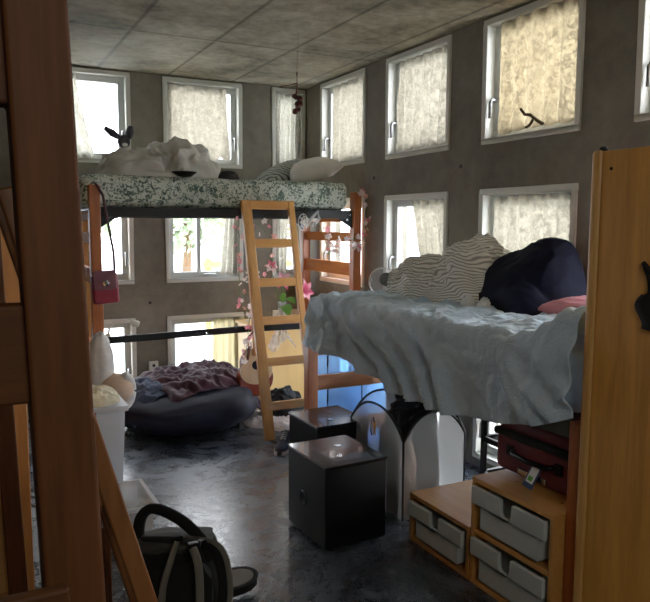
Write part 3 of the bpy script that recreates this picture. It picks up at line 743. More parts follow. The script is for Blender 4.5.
# ------------------------------------------------------------------ beanbag and throws
def bean(d):
    n = 1 + .05 * nz(d.x * 2, d.y * 2, d.z * 2) + .025 * ridge(d.x * 3.2 + 2, d.y * 3.2, d.z * 2)
    return n
bc = Vector((1.49, 5.26, .0))
def beanf():
    mb = MB()
    def f(u, v):
        a = 2 * PI * u; ph = PI * v - PI / 2
        ex = lambda t, e: math.copysign(abs(t) ** e, t)
        d = Vector((ex(cos(ph), .62) * cos(a), ex(cos(ph), .62) * sin(a), ex(sin(ph), .75)))
        k = 1 + .04 * nz(d.x * 2, d.y * 2, d.z * 2) + .02 * ridge(d.x * 2.6 + 2, d.y * 2.6, d.z * 4)
        z = .185 + d.z * .185
        z += .05 * (d.x * .9 + d.y * .5) * sstep(.1, .35, z) * .6
        z -= .05 * math.exp(-((d.x + .1) ** 2 + (d.y + .1) ** 2) / .3) * sstep(.2, .37, z)
        return bc + Vector((d.x * .56 * k, d.y * .58 * k, max(.001, z)))
    mb.grid(f, 96, 48, True); return mb
tag(beanf().build('beanbag', M_beanbag, None, smooth=True), 'large navy beanbag on the floor under the loft bed', 'beanbag')
def throw(c, hx, hy, rot, zfun, amp, sc, seed, m, name, label, cat, nu=110, nv=90):
    def f(u, v):
        a, b = u * 2 - 1, v * 2 - 1
        w = 1 + .16 * nz(a * 1.7 + seed, b * 1.7, 4) 
        x, y = a * hx * w, b * hy * (1 + .18 * nz(a * 2.2, b * 2.2 + seed, 8))
        X, Y = c[0] + x * cos(rot) - y * sin(rot), c[1] + x * sin(rot) + y * cos(rot)
        e = 1 - max(abs(a), abs(b)) ** 6 * .8
        wv = amp * (max(0, ridge(x * sc + y * sc * .6 + seed, y * sc * .5 - x * sc * .2, seed) - .1) + .4 * ridge(x * sc * 2.2, y * sc * 1.6, seed + 2)) * e
        return Vector((X, Y, zfun(X, Y) + .012 + max(0, wv)))
    o = MB().grid(f, nu, nv).build(name, m, None, smooth=True, solid=.012)
    return tag(o, label, cat)
def beantop(X, Y):
    dx, dy = (X - bc.x) / .56, (Y - bc.y) / .58; r = math.sqrt(dx * dx + dy * dy)
    z = .375 + .045 * (dx * .9 + dy * .5) * .6 - .05 * math.exp(-((dx + .1) ** 2 + (dy + .1) ** 2) / .3)
    r4 = clamp(r) ; z *= (1 - r4 ** 4 * .55)
    return max(.02, z + .012 - (max(0, r - .95)) * .9)
throw((1.62, 5.22), .40, .34, .2, beantop, .06, 7, 3, M_plum, 'throw_blanket', 'rumpled plum fleece blanket on top of the beanbag', 'blanket')
throw((1.14, 5.16), .15, .24, .1, beantop, .03, 9, 9, M_bluefleece, 'cloth', 'slate blue cloth spread on the beanbag beside the plum blanket', 'cloth', 60, 60)
t = thing('power_outlet', 'white socket box low on the end wall between two windows', 'socket', (1.42, 5.99, .28))
MB().box(1.38, 1.46, 5.975, 5.999, .25, .37).build('plate', M_frame, t, .004)
for z in (.285, .335): MB().cyl((1.42, 5.972, z), (1.42, 5.976, z), .014).build('socket', M_charcoal, t)

# ------------------------------------------------------------------ low bed along the right wall
BX0, BX1, BY0, BY1 = 1.955, 2.86, 1.75, 4.09
bd = thing('bed', 'orange wood bed with dark rails along the long wall', 'bed', (2.4, 2.95, 0))
for x in (BX0, BX1 - PW):
    for y in (BY0, BY1 - PW):
        MB().box(x, x + PW, y, y + PW, 0, .835).build('post', M_orange, bd, .006)
for y in (BY0 + .018, BY1 - PW + .018):
    for z, h in ((.465, .10), (.15, .1), (.70, .1)):
        MB().box(BX0 + PW, BX1 - PW, y, y + .036, z, z + h).build('end_rail', M_orange_x, bd, .005)
M_olive = plain('olive_steel', (70, 72, 62), .5, .3)
for x in (BX0 + .012, BX1 - .05): MB().box(x, x + .035, BY0 + PW, BY1 - PW, .765, .83).build('side_rail', M_olive, bd, .003)
for k in range(10):
    y = BY0 + .15 + k * .21; MB().box(BX0 + .05, BX1 - .05, y, y + .07, .815, .835).build('slat', M_black_metal, bd)
tag(mattress(BX0 + .05, BX1, BY0 + .08, BY1 - .15, .84, 1.075, .002, 8).build('mattress', M_sheet, None, smooth=True), 'mattress under the pale blue sheet on the low bed', 'mattress')
HEM = [(1.76, .86), (1.942, .795), (2.165, .74), (2.356, .716), (2.573, .70), (2.908, .697), (3.10, .735), (3.48, .77), (3.90, .795), (4.2, .83)]
def sheet():
    TOP = 1.105; r = .05
    def roll(s, edge):
        """s past the edge (arc length): outward offset, drop"""
        if s <= 0: return 0, 0
        arc = r * PI / 2
        if s < arc: a = s / r; return r * sin(a), r * (1 - cos(a))
        return r, r + s - arc
    xe, yfar = BX0 + .03, BY1 - .17
    na, nb = 150, 260
    def f(u, v):
        # b along Y from 1.75 to far end plus a hanging flap
        bl = 1.77 + v * (yfar - 1.77 + .32)
        y = min(bl, yfar); oy, dy = roll(bl - yfar, 0)
        hemdrop = TOP - interp(HEM, bl)
        a = u * (BX1 - xe + hemdrop + .03)
        x = BX1 - min(a, BX1 - xe); ox, dx = roll(a - (BX1 - xe), 0)
        # corner: only the longer drop counts, with a soft cone
        drop = max(dx, dy) + .25 * min(dx, dy) * (0 if max(dx, dy) < .01 else 1) * 0
        X = x - ox; Y = y + oy
        side = clamp(dx / .1)
        # wrinkles
        dgl = bl * .9 + drop * 1.25 + (BX1 - X) * .25
        w1 = ridge(dgl * 4.2 + .8 * nz(bl * 1.5, drop * 3, 2), drop * 1.3 - bl * .35, 3)
        w2 = ridge(bl * 9 + drop * 9, X * 6 - drop * 5, 7)
        amp = lerp(.016, .09, side * sstep(0, .2, drop))
        w = amp * (max(-.3, w1) * abs(w1) - .35) + lerp(.018, .013, side) * crumple(Vector((X, bl, drop)), 7, 2) + .009 * (w2 - .4) + .008 * nz(bl * 22, X * 16 + drop * 18, 4)
        topw = (1 - side)
        zt = TOP - drop + topw * (w + .010 * ridge(X * 10 + bl * 3, bl * 7, 1)) 
        X -= side * (w * .8 + .02 * sstep(.05, .35, drop) - .005) * sstep(4.12, 3.9, bl)
        if dy > .02 and dx <= dy: Y += w * .3
        # lifted corner fold at the near end
        lift = .13 * sstep(2.06, 1.86, bl) * sstep(2.75, 2.15, X)
        zt += lift * (1 - sstep(.0, .30, drop))
        X -= .03 * lift / .13 * side * (1 - sstep(.1, .3, drop))
        if topw > .5 and drop < .01: zt = max(zt, 1.096)
        return Vector((X, Y, zt))
    return MB().grid(f, na, nb)
tag(sheet().build('bed_sheet', M_sheet, None, smooth=True, solid=.004), 'wrinkled pale blue sheet hanging over the side of the low bed', 'bed sheet')
# things on the low bed
pile('knit_blanket', (2.61, 3.42), 1.10, .25, .56, 0.0, [(.05, -.30, .2, .33), (-.02, -.16, .15, .21), (.03, .02, .16, .22), (-.06, .16, .13, .16), (.0, .32, .15, .19), (-.1, -.3, .14, .17), (-.12, .05, .1, .13), (.02, .45, .11, .17)], .065, 7, M_stripe, 5, 'grey and white striped knit blanket bunched on the low bed', 'blanket', base=.03, nu=160, nv=60, wob=.12, expo=6)
pile('comforter', (2.64, 2.79), 1.10, .225, .36, 0.0, [(.09, -.11, .14, .35), (.04, .06, .17, .27), (-.10, .20, .13, .14), (-.06, .0, .16, .16)], .014, 6, M_navy, 12, 'dark navy comforter piled against the window on the low bed', 'comforter', base=.04, nu=140, nv=60, wob=.10, expo=8)
t = thing('bubble_globe', 'round clear plastic bubble with a black disc at the far end of the low bed', 'globe', (2.42, 3.86, 1.10))
MB().ball((2.42, 3.87, 1.185), .088, 32, 20).build('shell', M_clearer, t, smooth=True)
MB().ball((2.435, 3.85, 1.20), (.048, .03, .045), 20, 14, -.5).build('core', M_black, t, smooth=True)
MB().tube([Vector((2.42, 3.87, 1.185)) + RZ(-.45) @ Vector((.09 * cos(a), 0, .09 * sin(a))) for a in [2 * PI * k / 32 for k in range(32)]], .004, 6, closed=True).build('seam', M_white_cloth, t)
pillow((2.66, 2.36, 1.155), .34, .5, .10, RY(-.08), M_pink, 'pillow', 'flat pink pillow beside the navy comforter on the low bed', 9)
for x, y, l in ((2.40, 2.97, 'small crumpled white tissue on the sheet nearer the striped blanket'), (2.42, 2.86, 'small crumpled white tissue on the sheet in front of the navy comforter')):
    pile('tissue', (x, y), 1.116, .04, .035, .3, [(0, 0, .024, .045)], .02, 40, M_tissue, 31 + y, l, 'tissue', base=.012, nu=40, nv=14)

# ------------------------------------------------------------------ black boxes
def black_box(x0, x1, y0, y1, h, rz, label):
    cx, cy = (x0 + x1) / 2, (y0 + y1) / 2
    t = thing('storage_box', label, 'box', (cx, cy, 0), rz, group='glossy black boxes')
    M = Matrix.Translation((cx, cy, 0)) @ Matrix.Rotation(rz, 4, 'Z'); hx, hy = (x1 - x0) / 2, (y1 - y0) / 2
    MB().box(-hx, hx, -hy, hy, .012, h - .012, M).build('body', M_black, t, .008)
    lid = MB().box(-hx - .004, hx + .004, -hy - .004, hy + .004, h - .012, h, M).build('lid', M_blackgloss, t, .004)
    for x, y in ((-.2 * hx, -.45 * hy), (.25 * hx, .3 * hy)):
        MB().lathe([(.011, .0), (.017, .0), (.017, .0022), (.011, .0022)], M @ Vector((x, y, h)), 20, None).build('ring', M_chrome, lid)
        MB().cyl(M @ Vector((x, y, h - .001)), M @ Vector((x, y, h + .001)), .011).build('hole', plain('hole_black', (4, 4, 4), .9), lid)
    MB().lathe([(.002, .0), (.035, .0), (.04, .006), (.03, .009), (.024, .003), (.002, .003)], M @ Vector((-hx, .1 * hy, h * .47)), 24, Matrix.Rotation(-PI / 2, 3, 'Y')).build('port', M_blackgloss, t, smooth=True)
    for sx in (-1, 1):
        for sy in (-1, 1): MB().cyl(M @ Vector((sx * (hx - .04), sy * (hy - .04), 0)), M @ Vector((sx * (hx - .04), sy * (hy - .04), .014)), .016).build('foot', M_black, t)
black_box(1.455, 1.80, 2.82, 3.225, .42, .03, 'glossy black box in front, with small round holes in its lid')
black_box(1.72, 2.06, 3.43, 3.80, .42, .03, 'glossy black box behind the first, beside the bed leg')

# ------------------------------------------------------------------ mesh hamper
hx0, hx1, hy0, hy1 = 1.985, 2.385, 2.95, 3.50
t = thing('laundry_hamper', 'white mesh pop-up hamper with black trim beside the drawer units', 'laundry hamper', ((hx0 + hx1) / 2, (hy0 + hy1) / 2, 0))
HC, HA = .43, .57
def arch(a, b, n=20):
    """outline from corner a to b: up, over, down"""
    a, b = Vector(a), Vector(b); out = []
    for k in range(n + 1):
        s = k / n; z = HC + (HA - HC) * (1 - abs(2 * s - 1) ** 2.4)
        p = a.lerp(b, s); p.z = z; out.append(p)
    return out
cs = [(hx0, hy0), (hx1, hy0), (hx1, hy1), (hx0, hy1)]
for k in range(4):
    a, b = cs[k], cs[(k + 1) % 4]
    top = arch((*a, 0), (*b, 0))
    nrm = Vector((b[1] - a[1], a[0] - b[0], 0)).normalized()
    def f(u, v, top=top, nrm=nrm):
        i = u * 20; i0 = min(19, int(i)); p = top[i0].lerp(top[i0 + 1], i - i0)
        return Vector((p.x, p.y, .01 + (p.z - .01) * v)) + nrm * (.02 * sin(PI * u) * sin(PI * v))
    sd = MB().grid(f, 20, 12).build('panel', M_mesh, t, smooth=True)
    MB().tube(top, .0075, 6).build('trim', M_blackcloth, sd, smooth=True)
    MB().tube([(a[0], a[1], .005), (a[0], a[1], HC)], .006, 6).build('edge', M_blackcloth, sd)
MB().box(hx0, hx1, hy0, hy1, .004, .012).build('bottom', M_mesh, t)
pile('laundry', (2.20, 3.22), .02, .15, .215, 0, [(0, 0, .13, .36), (.06, -.10, .085, .44), (-.05, .06, .09, .41), (.05, .1, .07, .46)], .045, 11, M_blackcloth, 14, 'dark laundry heaped inside the mesh hamper', 'laundry', base=.08, expo=8)
pile('cloth', (2.06, 3.02), .02, .05, .03, 0, [(0, 0, .05, .36)], .03, 14, plain('tan_cloth', (176, 150, 128), .9), 17, 'tan cloth pressed against the mesh inside the hamper', 'cloth', base=.03, nu=50, nv=24)
t = thing('luggage_tag', 'amber tag on a black loop hanging on the hamper mesh', 'tag', (1.975, 3.21, .40))
MB().box(1.956, 1.964, 3.19, 3.215, .405, .475).build('plate', M_gold, t, .004)
MB().tube([(1.96, 3.2, .475), (1.96, 3.215, .50), (1.96, 3.235, .48), (1.96, 3.24, .42), (1.96, 3.225, .395)], .003, 6).build('loop', M_black, t)

# ------------------------------------------------------------------ drawer units
def drawer(x0, y0, y1, z0, z1, depth, parent):
    """frosted tub; front at x0 with a scooped finger notch and overhanging lip"""
    g = MB(); yc = (y0 + y1) / 2; nt_ = .035; h = z1 - z0; lip = .42 * h
    # lip band (front) with notch
    prof = [(y0, z1), (yc + 0 - nt_, z1)]
    for k in range(9):
        a = PI + PI * k / 8; prof.append((yc + nt_ * .9 * cos(a), z1 - .045 + nt_ * .9 * sin(a)))
    prof += [(yc + nt_, z1), (y1, z1), (y1, z1 - lip), (y0, z1 - lip)]
    d = MB().prism([Vector((0, y, z)) for y, z in prof], Vector((x0 - .022, 0, 0)), Vector((x0 - .002, 0, 0))).build('drawer', M_drawer, parent, .004)
    tub = MB(); i = .045
    def tb(u, v): 
        return Vector((0, 0, 0))
    tub.box(x0 - .006, x0 + depth, y0 + i, y1 - i, z0, z0 + .004)
    tub.box(x0 - .006, x0 - .001, y0 + i, y1 - i, z0, z1 - lip + .002)
    tub.box(x0 + depth - .004, x0 + depth, y0 + i, y1 - i, z0, z1 - .02)
    for y in (y0 + i, y1 - i - .004): tub.box(x0 - .001, x0 + depth, y, y + .004, z0, z1 - .02)
    tub.build('tub', M_drawer, d, .0)
    return d
def unit(x0, x1, y0, y1, h, rows, label, m=M_unit):
    t = thing('drawer_unit', label, 'drawer unit', ((x0 + x1) / 2, (y0 + y1) / 2, 0), group='wooden drawer units')
    th = .022
    MB().box(x0, x1, y0, y1, h - th, h).build('top', m, t, .003)
    MB().box(x0, x1, y0, y1, 0.0, th).build('bottom', m, t, .003)
    for y in (y0, y1 - th): MB().box(x0, x1, y, y + th, th, h - th).build('side_panel', m, t, .003)
    MB().box(x1 - .01, x1 - .002, y0 + th, y1 - th, th, h - th).build('back_panel', m, t)
    hh = (h - th) / rows
    for r in range(rows):
        z0 = th + r * hh
        if r: MB().box(x0 + .002, x1 - .01, y0 + th, y1 - th, z0 - th, z0 ).build('shelf', m, t, .003)
        drawer(x0 - .002, y0 + th + .004, y1 - th - .004, z0 + .02, z0 + hh - th - .008, x1 - x0 - .05, t)
    if rows == 2:
        for yy in (y0 + .08, y1 - .14): MB().cyl((x0 + .12, yy, h), (x0 + .12, yy, h + .0015), .005, 10).build('screw_cap', plain('screw_cap', (90, 62, 36), .6), t)
unit(1.905, 2.28, 1.826, 2.302, .478, 2, 'two-drawer wooden unit with frosted drawers under the near end of the bed')
unit(1.905, 2.30, 2.31, 2.77, .242, 1, 'low single-drawer wooden unit beside the mesh hamper', wood('low_unit_wood', (180, 126, 66), (150, 100, 50), 'Y', .45, .5))

# suitcase
t = thing('suitcase', 'dark red soft suitcase with black piping lying on the two-drawer unit', 'suitcase', (2.4, 2.1, .478))
MB().box(2.06, 2.62, 1.885, 2.34, .485, .655).build('shell', M_red, t, .03, seg=4)
MB().box(2.065, 2.615, 1.89, 2.335, .66, .735).build('lid', M_red, t, .03, seg=4)
MB().box(2.05, 2.63, 1.88, 2.345, .638, .672).build('trim', M_blackcloth, t, .012, seg=3)
MB().tube([(2.06, 2.22, .59), (2.035, 2.2, .585), (2.03, 2.1, .58), (2.035, 2.0, .585), (2.06, 1.98, .59)], .012, 8).build('handle', M_black, t, smooth=True)
for y in (2.24, 1.96): MB().box(2.05, 2.064, y - .02, y + .02, .565, .61).build('handle_mount', M_black, t, .004)
MB().box(2.045, 2.062, 2.02, 2.18, .505, .53).build('foot_strip', M_chrome, t, .004)
t = thing('luggage_tag', 'blue and white luggage tag lying against the red suitcase', 'tag', (2.02, 2.10, .48))
Mt = Matrix.Translation((2.01, 2.085, .482)) @ Matrix.Rotation(.12, 4, 'X') @ Matrix.Rotation(.5, 4, 'Y')
MB().box(-.003, .003, -.027, .027, 0, .10, Mt).build('sleeve', plain('tag_blue', (30, 60, 100), .4), t, .003)
MB().box(-.0045, -.003, -.02, .018, .022, .09, Mt).build('card', M_tissue, t)
MB().box(-.0055, -.0044, -.012, .012, .03, .05, Mt).build('emblem', plain('tag_green', (90, 170, 60), .5), t)
MB().tube([Mt @ Vector((0, 0, .098)), (2.02, 2.09, .585)], .003, 6).build('loop', M_black, t)

# black rack beneath the bed
t = thing('storage_rack', 'black metal rack under the bed between the hamper and the suitcase', 'rack', (2.45, 2.6, 0))
for x in (2.44, 2.74):
    for y in (2.86, 2.40): MB().box(x, x + .025, y, y + .025, 0, .60).build('post', M_black_metal, t)
for z in (.20, .395, .575):
    sh = MB()
    for x in (2.44, 2.74): sh.box(x, x + .02, 2.42, 2.87, z, z + .028)
    for y in (2.40, 2.865): sh.box(2.44, 2.76, y, y + .02, z, z + .028)
    if z < .5:
        for k in range(5): sh.box(2.50 + k * .05, 2.505 + k * .05, 2.42, 2.87, z + .01, z + .016)
    sh.build('shelf', M_black_metal, t)
pile('hat', (2.6, 2.56), .424, .09, .09, 0, [(0, 0, .08, .07)], .006, 14, M_blackcloth, 41, 'black cap on the rack under the bed', 'hat', nu=50, nv=20)
pile('paper_bag', (2.60, 2.62), .229, .1, .16, 0, [(0, 0, .2, .09)], .015, 14, M_tissue, 44, 'crumpled white paper on the lower shelf of the rack', 'paper', nu=60, nv=20)

# blue bag
t = thing('tote_bag', 'translucent blue bag with dark seams under the far end of the low bed', 'bag', (2.44, 4.33, 0))
ax0, ax1, ay0, ay1, az = 2.17, 2.68, 4.16, 4.50, .69
def side(p, q, n):
    p, q, n = Vector(p), Vector(q), Vector(n)
    return lambda u, v: p.lerp(q, u) + Vector((0, 0, .01 + (az - .01 - .02 * sin(PI * u)) * v)) + n * (.025 * sin(PI * u) * sin(PI * v) + .012 * nz(u * 5, v * 5, p.x))
cs = [(ax0, ay0, 0), (ax1, ay0, 0), (ax1, ay1, 0), (ax0, ay1, 0)]; ns = [(0, -1, 0), (1, 0, 0), (0, 1, 0), (-1, 0, 0)]
for k in range(4):
    f = side(cs[k], cs[(k + 1) % 4], ns[k])
    sd = MB().grid(f, 24, 20).build('panel', M_bluebag, t, smooth=True)
    MB().tube([f(i / 16, 1) for i in range(17)], .006, 6).build('seam', M_navy, sd); MB().tube([f(0, i / 8) for i in range(9)], .006, 6).build('seam', M_navy, sd)
    if k == 0: MB().tube([f(.5, i / 8) - Vector((0, .003, 0)) for i in range(9)], .004, 6).build('seam', M_navy, sd)
MB().box(ax0, ax1, ay0, ay1, .004, .01).build('bottom', M_bluebag, t)
pile('cloth', (2.40, 4.33), .012, .18, .13, 0, [(0, 0, .14, .3)], .03, 12, plain('blue_cloth', (120, 165, 215), .9), 55, 'blue clothing inside the translucent blue bag', 'clothing', nu=60, nv=20)
t = thing('storage_case', 'small navy case behind the hamper under the low bed', 'case', (2.52, 3.72, 0))
MB().box(2.42, 2.60, 3.62, 3.82, 0, .50).build('body', M_navy, t, .01)
MB().box(2.415, 2.605, 3.615, 3.825, .50, .54).build('lid', plain('navy_lid', (60, 56, 84), .5), t, .008)

# shoes and black bag behind the ladder
def shoe(loc, rz, label, m=M_shoe, L=.26, grp=None):
    t = thing('shoe', label, 'shoe', loc, rz, group=grp)
    M = Matrix.Translation(loc) @ Matrix.Rotation(rz, 4, 'Z')
    W = [(0, .032, .075), (.15, .038, .095), (.3, .038, .085), (.5, .040, .065), (.75, .046, .045), (.92, .036, .035), (1, .012, .02)]
    def sec(s): 
        return interp([(a, b) for a, b, c in W], s), interp([(a, c) for a, b, c in W], s)
    def up_(u, v):
        w, h = sec(v); a = PI * u; return M @ Vector((v * L, w * cos(a), .022 + (h) * sin(a) ** .7))
    MB().grid(up_, 18, 22).build('upper', m, t, smooth=True, solid=.003)
    def sl(u, v):
        w, h = sec(v); a = 2 * PI * u; return M @ Vector((v * L * 1.02 - .003, (w + .005) * clamp(cos(a) * 1.5, -1, 1), .013 + .013 * clamp(sin(a) * 1.5, -1, 1)))
    MB().grid(sl, 16, 22, True).build('sole', M_sole, t)
    MB().lathe([(.001, 0), (.03, 0), (.03, .003), (.001, .003)], M @ Vector((.055, 0, .108)), 16, Matrix.Diagonal((1.3, .8, 1))).build('opening', M_black, t)
    for k in range(4):
        p = .32 + k * .08; w, h = sec(p)
        MB().tube([M @ Vector((p * L, -.02, .02 + h)), M @ Vector((p * L, 0, .03 + h)), M @ Vector((p * L, .02, .02 + h))], .003, 5).build('lace', M_sole, t)
    return t
shoe((1.985, 4.42, 0), -2.2, 'dark trainer with a pale sole beside the ladder foot', grp='shoes by the ladder')
shoe((2.08, 4.44, 0), -2.0, 'dark trainer with a pale sole between the ladder and the black box', grp='shoes by the ladder')
shoe((2.22, 4.28, 0), 2.2, 'black shoe behind the second black box', M_blackcloth, grp='shoes by the ladder')
pile('black_bag', (2.22, 4.98), .002, .19, .13, 0, [(-.03, 0, .12, .22), (.08, 0, .08, .14)], .03, 9, M_blackcloth, 61, 'slumped black bag on the floor behind the lowest ladder rungs', 'bag')

# ------------------------------------------------------------------ wardrobe
WX0, WX1, WY0, WY1, WH = 1.925, 2.55, .75, 1.745, 1.80
t = thing('wardrobe', 'tall golden brown wooden wardrobe at the near end of the low bed', 'wardrobe', (2.25, 1.3, 0))
MB().box(WX0, WX0 + .022, WY0, WY1 - .045, .0, WH).build('side_panel', M_maple, t, .002)
MB().box(WX1 - .022, WX1, WY0, WY1 - .045, 0, WH).build('side_panel', M_maple, t, .002)
MB().box(WX0 + .022, WX1 - .022, WY0, WY0 + .02, .0, WH).build('back_panel', M_maple, t)
MB().box(WX0 + .022, WX1 - .022, WY0 + .02, WY1 - .045, WH - .022, WH).build('top', M_maple, t)
MB().box(WX0 - .006, WX0 + .04, WY1 - .045, WY1, 0, WH + .006).build('stile', M_maple_edge, t, .016, seg=4)
MB().box(WX1 - .04, WX1 + .006, WY1 - .045, WY1, 0, WH + .006).build('stile', M_maple_edge, t, .016, seg=4)
for x0, x1 in ((WX0 + .042, WX0 + .298), (WX0 + .302, WX1 - .042)):
    d = MB().box(x0, x1, WY1 - .03, WY1 - .008, .06, WH - .02).build('door', M_maple, t, .003)
    xk = x1 - .03 if x0 < WX0 + .1 else x0 + .03
    MB().lathe([(.006, 0), (.006, .012), (.014, .018), (.012, .026), (.001, .028)], (xk, WY1 - .008, .95), 14, Matrix.Rotation(-PI / 2, 3, 'X')).build('knob', M_black, d)
MB().cyl((WX0 - .002, 1.66, 1.74), (WX0 + .003, 1.66, 1.74), .006, 12).build('screw_hole', M_black, t)
MB().lathe([(.014, 0), (.016, .008), (.010, .018), (.001, .02)], (WX0 + .02, 1.715, WH), 14).build('stud', M_black, t)
t = thing('ribbon', 'black cloth ribbon hanging on the side of the wardrobe', 'ribbon', (1.914, 1.5, 1.25))
MB().grid(lambda u, v: Vector((1.918 - .02 * sin(PI * u), 1.535 - .05 * u - .015 * v + .02 * sin(v * 5) - (.03 * v * (1 - 2 * u)) * -1, 1.335 - .11 * v)) + Vector((0, -.025, 0)), 10, 12).build('tail', M_blackcloth, t, smooth=True, solid=.004)
MB().tube([(1.919, 1.475, 1.40), (1.909, 1.505, 1.435), (1.914, 1.495, 1.41), (1.917, 1.475, 1.34), (1.914, 1.495, 1.33)], .014, 8, .5).build('loop', M_blackcloth, t, smooth=True)

# ------------------------------------------------------------------ foreground loft bed
fb = thing('loft_bed', 'dark brown loft bed standing close in front of everything else', 'loft bed', (-.3, 1.9, 0))
FX, FY = .066, .87
for x in (FX, -.84):
    for y in (FY, FY + 2.05): MB().beam((x + .035 + .036, y + .035, 0), (x + .035 - .024, y + .035, 2.05), .07, .07).build('post', M_brown, fb, .006)
for y in (FY + .02, FY + 2.05 + .014):
    for z0, z1 in ((1.685, 1.83), (1.335, 1.455), (.5, .6), (.15, .25)):
        MB().box(-.77, FX, y, y + .036, z0, z1).build('end_rail', M_brown_x, fb, .005)
MB().box(-.77, FX + .03, FY - .022, FY - .001, .96, 1.115).build('end_rail', M_brown_x, fb, .005)
MB().box(-.77, FX - .02, FY + 2.07, FY + 2.10, .96, 1.115).build('end_rail', M_brown_x, fb, .005)
for x in (.005, -.80): MB().box(x, x + .035, FY + .07, FY + 2.05, 1.60, 1.68).build('side_rail', M_black_metal, fb)
for k in range(9):
    y = FY + .14 + k * .22; MB().box(-.77, .005, y, y + .06, 1.63, 1.65).build('slat', M_black_metal, fb)
tag(mattress(-.78, .06, .96, 2.88, 1.69, 1.88, .006, 15).build('mattress', M_charcoal, None, smooth=True), 'charcoal mattress on the dark brown loft bed', 'mattress')
def hang(u, v):
    y = 1.45 + .75 * u; s = v * .75
    if s < .30: x = -.2 + s; z = 1.895 + .015 * nz(u * 6, v * 6)
    else:
        q = s - .30; x = .10 + .04 * sstep(0, .08, q) + .018 * sin(u * 14 + v * 2) ; z = 1.895 - q * (.78 + .12 * sin(u * 5 + 1))
    return Vector((x, y, z))
tag(MB().grid(hang, 50, 40).build('jacket', M_blackcloth, None, smooth=True, solid=.012), 'black jacket hanging over the side of the dark brown loft bed', 'jacket')
M_amber = wood('amber_wood', (150, 96, 50), (118, 70, 34))
M_amber_y = wood('amber_wood_deep', (140, 88, 46), (108, 64, 32), 'Y')
ladder('ladder', 'brown wooden ladder leaning on the dark brown loft bed', [(.080, 1.50, 1.62), (.080, 1.82, 1.62)], [(.525, 1.50, 0), (.525, 1.82, 0)], [.86, .68, .5, .32, .14], (.026, .026), .042, M_amber, M_amber_y, .05, .02, (0, 1, 0))
# wardrobe behind
M_gap = wood('warm_gap_wood', (236, 160, 88), (206, 128, 62)); M_gap2 = wood('pale_gap_wood', (246, 182, 108), (222, 150, 80))
t = thing('wardrobe', 'honey brown wardrobe in the gap behind the dark bed post', 'wardrobe', (-.3, 3.25, 0))
MB().box(-.75, .20, 3.03, 3.60, 0, 1.62).build('carcass', M_gap, t, .005)
for x0, x1 in ((-.74, -.275), (-.265, .12)):
    d = MB().box(x0, x1, 3.008, 3.03, .05, 1.60).build('door', M_gap2, t, .004)
    MB().cyl((x1 - .04, 3.008, .9), (x1 - .04, 2.985, .9), .014).build('knob', M_black, d)
MB().box(.125, .2, 3.004, 3.03, 0, 1.62).build('stile', M_gap, t, .004)
t = thing('nightstand', 'small brown wooden nightstand under the dark loft bed', 'nightstand', (.295, 2.4, 0))
MB().box(.215, .375, 2.20, 2.62, .0, .58).build('carcass', M_brown, t, .006)
MB().box(.205, .385, 2.19, 2.63, .58, .602).build('top', M_brown_x, t, .006)
for z in (.08, .33):
    d = MB().box(.23, .36, 2.186, 2.2, z, z + .21).build('drawer', M_brown_x, t, .005)
    MB().cyl((.295, 2.186, z + .1), (.295, 2.165, z + .1), .012).build('knob', M_black, d)
pile('cloth', (.305, 2.34), .603, .075, .10, 0, [(0, 0, .06, .03)], .014, 20, M_white_cloth, 71, 'white cloth folded on top of the brown nightstand', 'cloth', base=.015, nu=50, nv=18)

# ------------------------------------------------------------------ bins, plush, backpack
def bin_(x0, x1, y0, y1, h, label, name, m, lip=.018, tap=.02):
    t = thing(name, label, 'bin', ((x0 + x1) / 2, (y0 + y1) / 2, 0))
    mb = MB()
    lo = [(x0 + tap, y0 + tap), (x1 - tap, y0 + tap), (x1 - tap, y1 - tap), (x0 + tap, y1 - tap)]; hi = [(x0, y0), (x1, y0), (x1, y1), (x0, y1)]
    mb.add([Vector((*p, .002)) for p in lo] + [Vector((*p, h)) for p in hi], [(3, 2, 1, 0)] + [(k, (k + 1) % 4, 4 + (k + 1) % 4, 4 + k) for k in range(4)])
    mb.build('tub', m, t, solid=.004, bevel=.012)
    r = MB()
    for a, b, c, d in ((x0 - lip, x1 + lip, y0 - lip, y0), (x0 - lip, x1 + lip, y1, y1 + lip), (x0 - lip, x0, y0, y1), (x1, x1 + lip, y0, y1)): r.box(a, b, c, d, h - .022, h)
    r.build('rim', M_bin, t, .004)
    return t
t = bin_(.42, .755, 3.88, 4.28, .545, 'tall frosted white storage bin beside the loft bed post', 'storage_bin', M_bin)
MB().box(.555, .60, 3.855, 3.868, .50, .535).build('latch', plain('wine_plastic', (90, 20, 40), .4), t, .004)
bin_(.40, .765, 3.26, 3.62, .21, 'low open clear tote in front of the tall frosted bin', 'storage_bin', M_clear)
pile('cloth', (.58, 3.44), .012, .13, .13, 0, [(0, 0, .1, .06)], .02, 14, M_white_cloth, 75, 'white cloth lying inside the low clear tote', 'cloth', nu=60, nv=20)
MB().box(.40, .775, 3.86, 4.30, .545, .553).build('lid', M_bin, bpy.data.objects['storage_bin'], .003)
pile('paper_bag', (.60, 4.04), .554, .16, .15, 0, [(-.03, 0, .12, .06), (.05, .03, .08, .04)], .025, 12, M_papery, 78, 'cream paper bag crumpled on top of the tall frosted bin', 'paper bag', base=.02)
t = thing('plush_cushion', 'tall white and peach plush cushion propped behind the frosted bin', 'cushion', (.74, 4.62, 0))
MB().ball((.755, 4.62, .62), (.085, .10, .24), 40, 28, fn=lambda d: 1 + .06 * nz(d.x * 3, d.y * 3, d.z * 3)).build('back', M_fur, t, smooth=True)
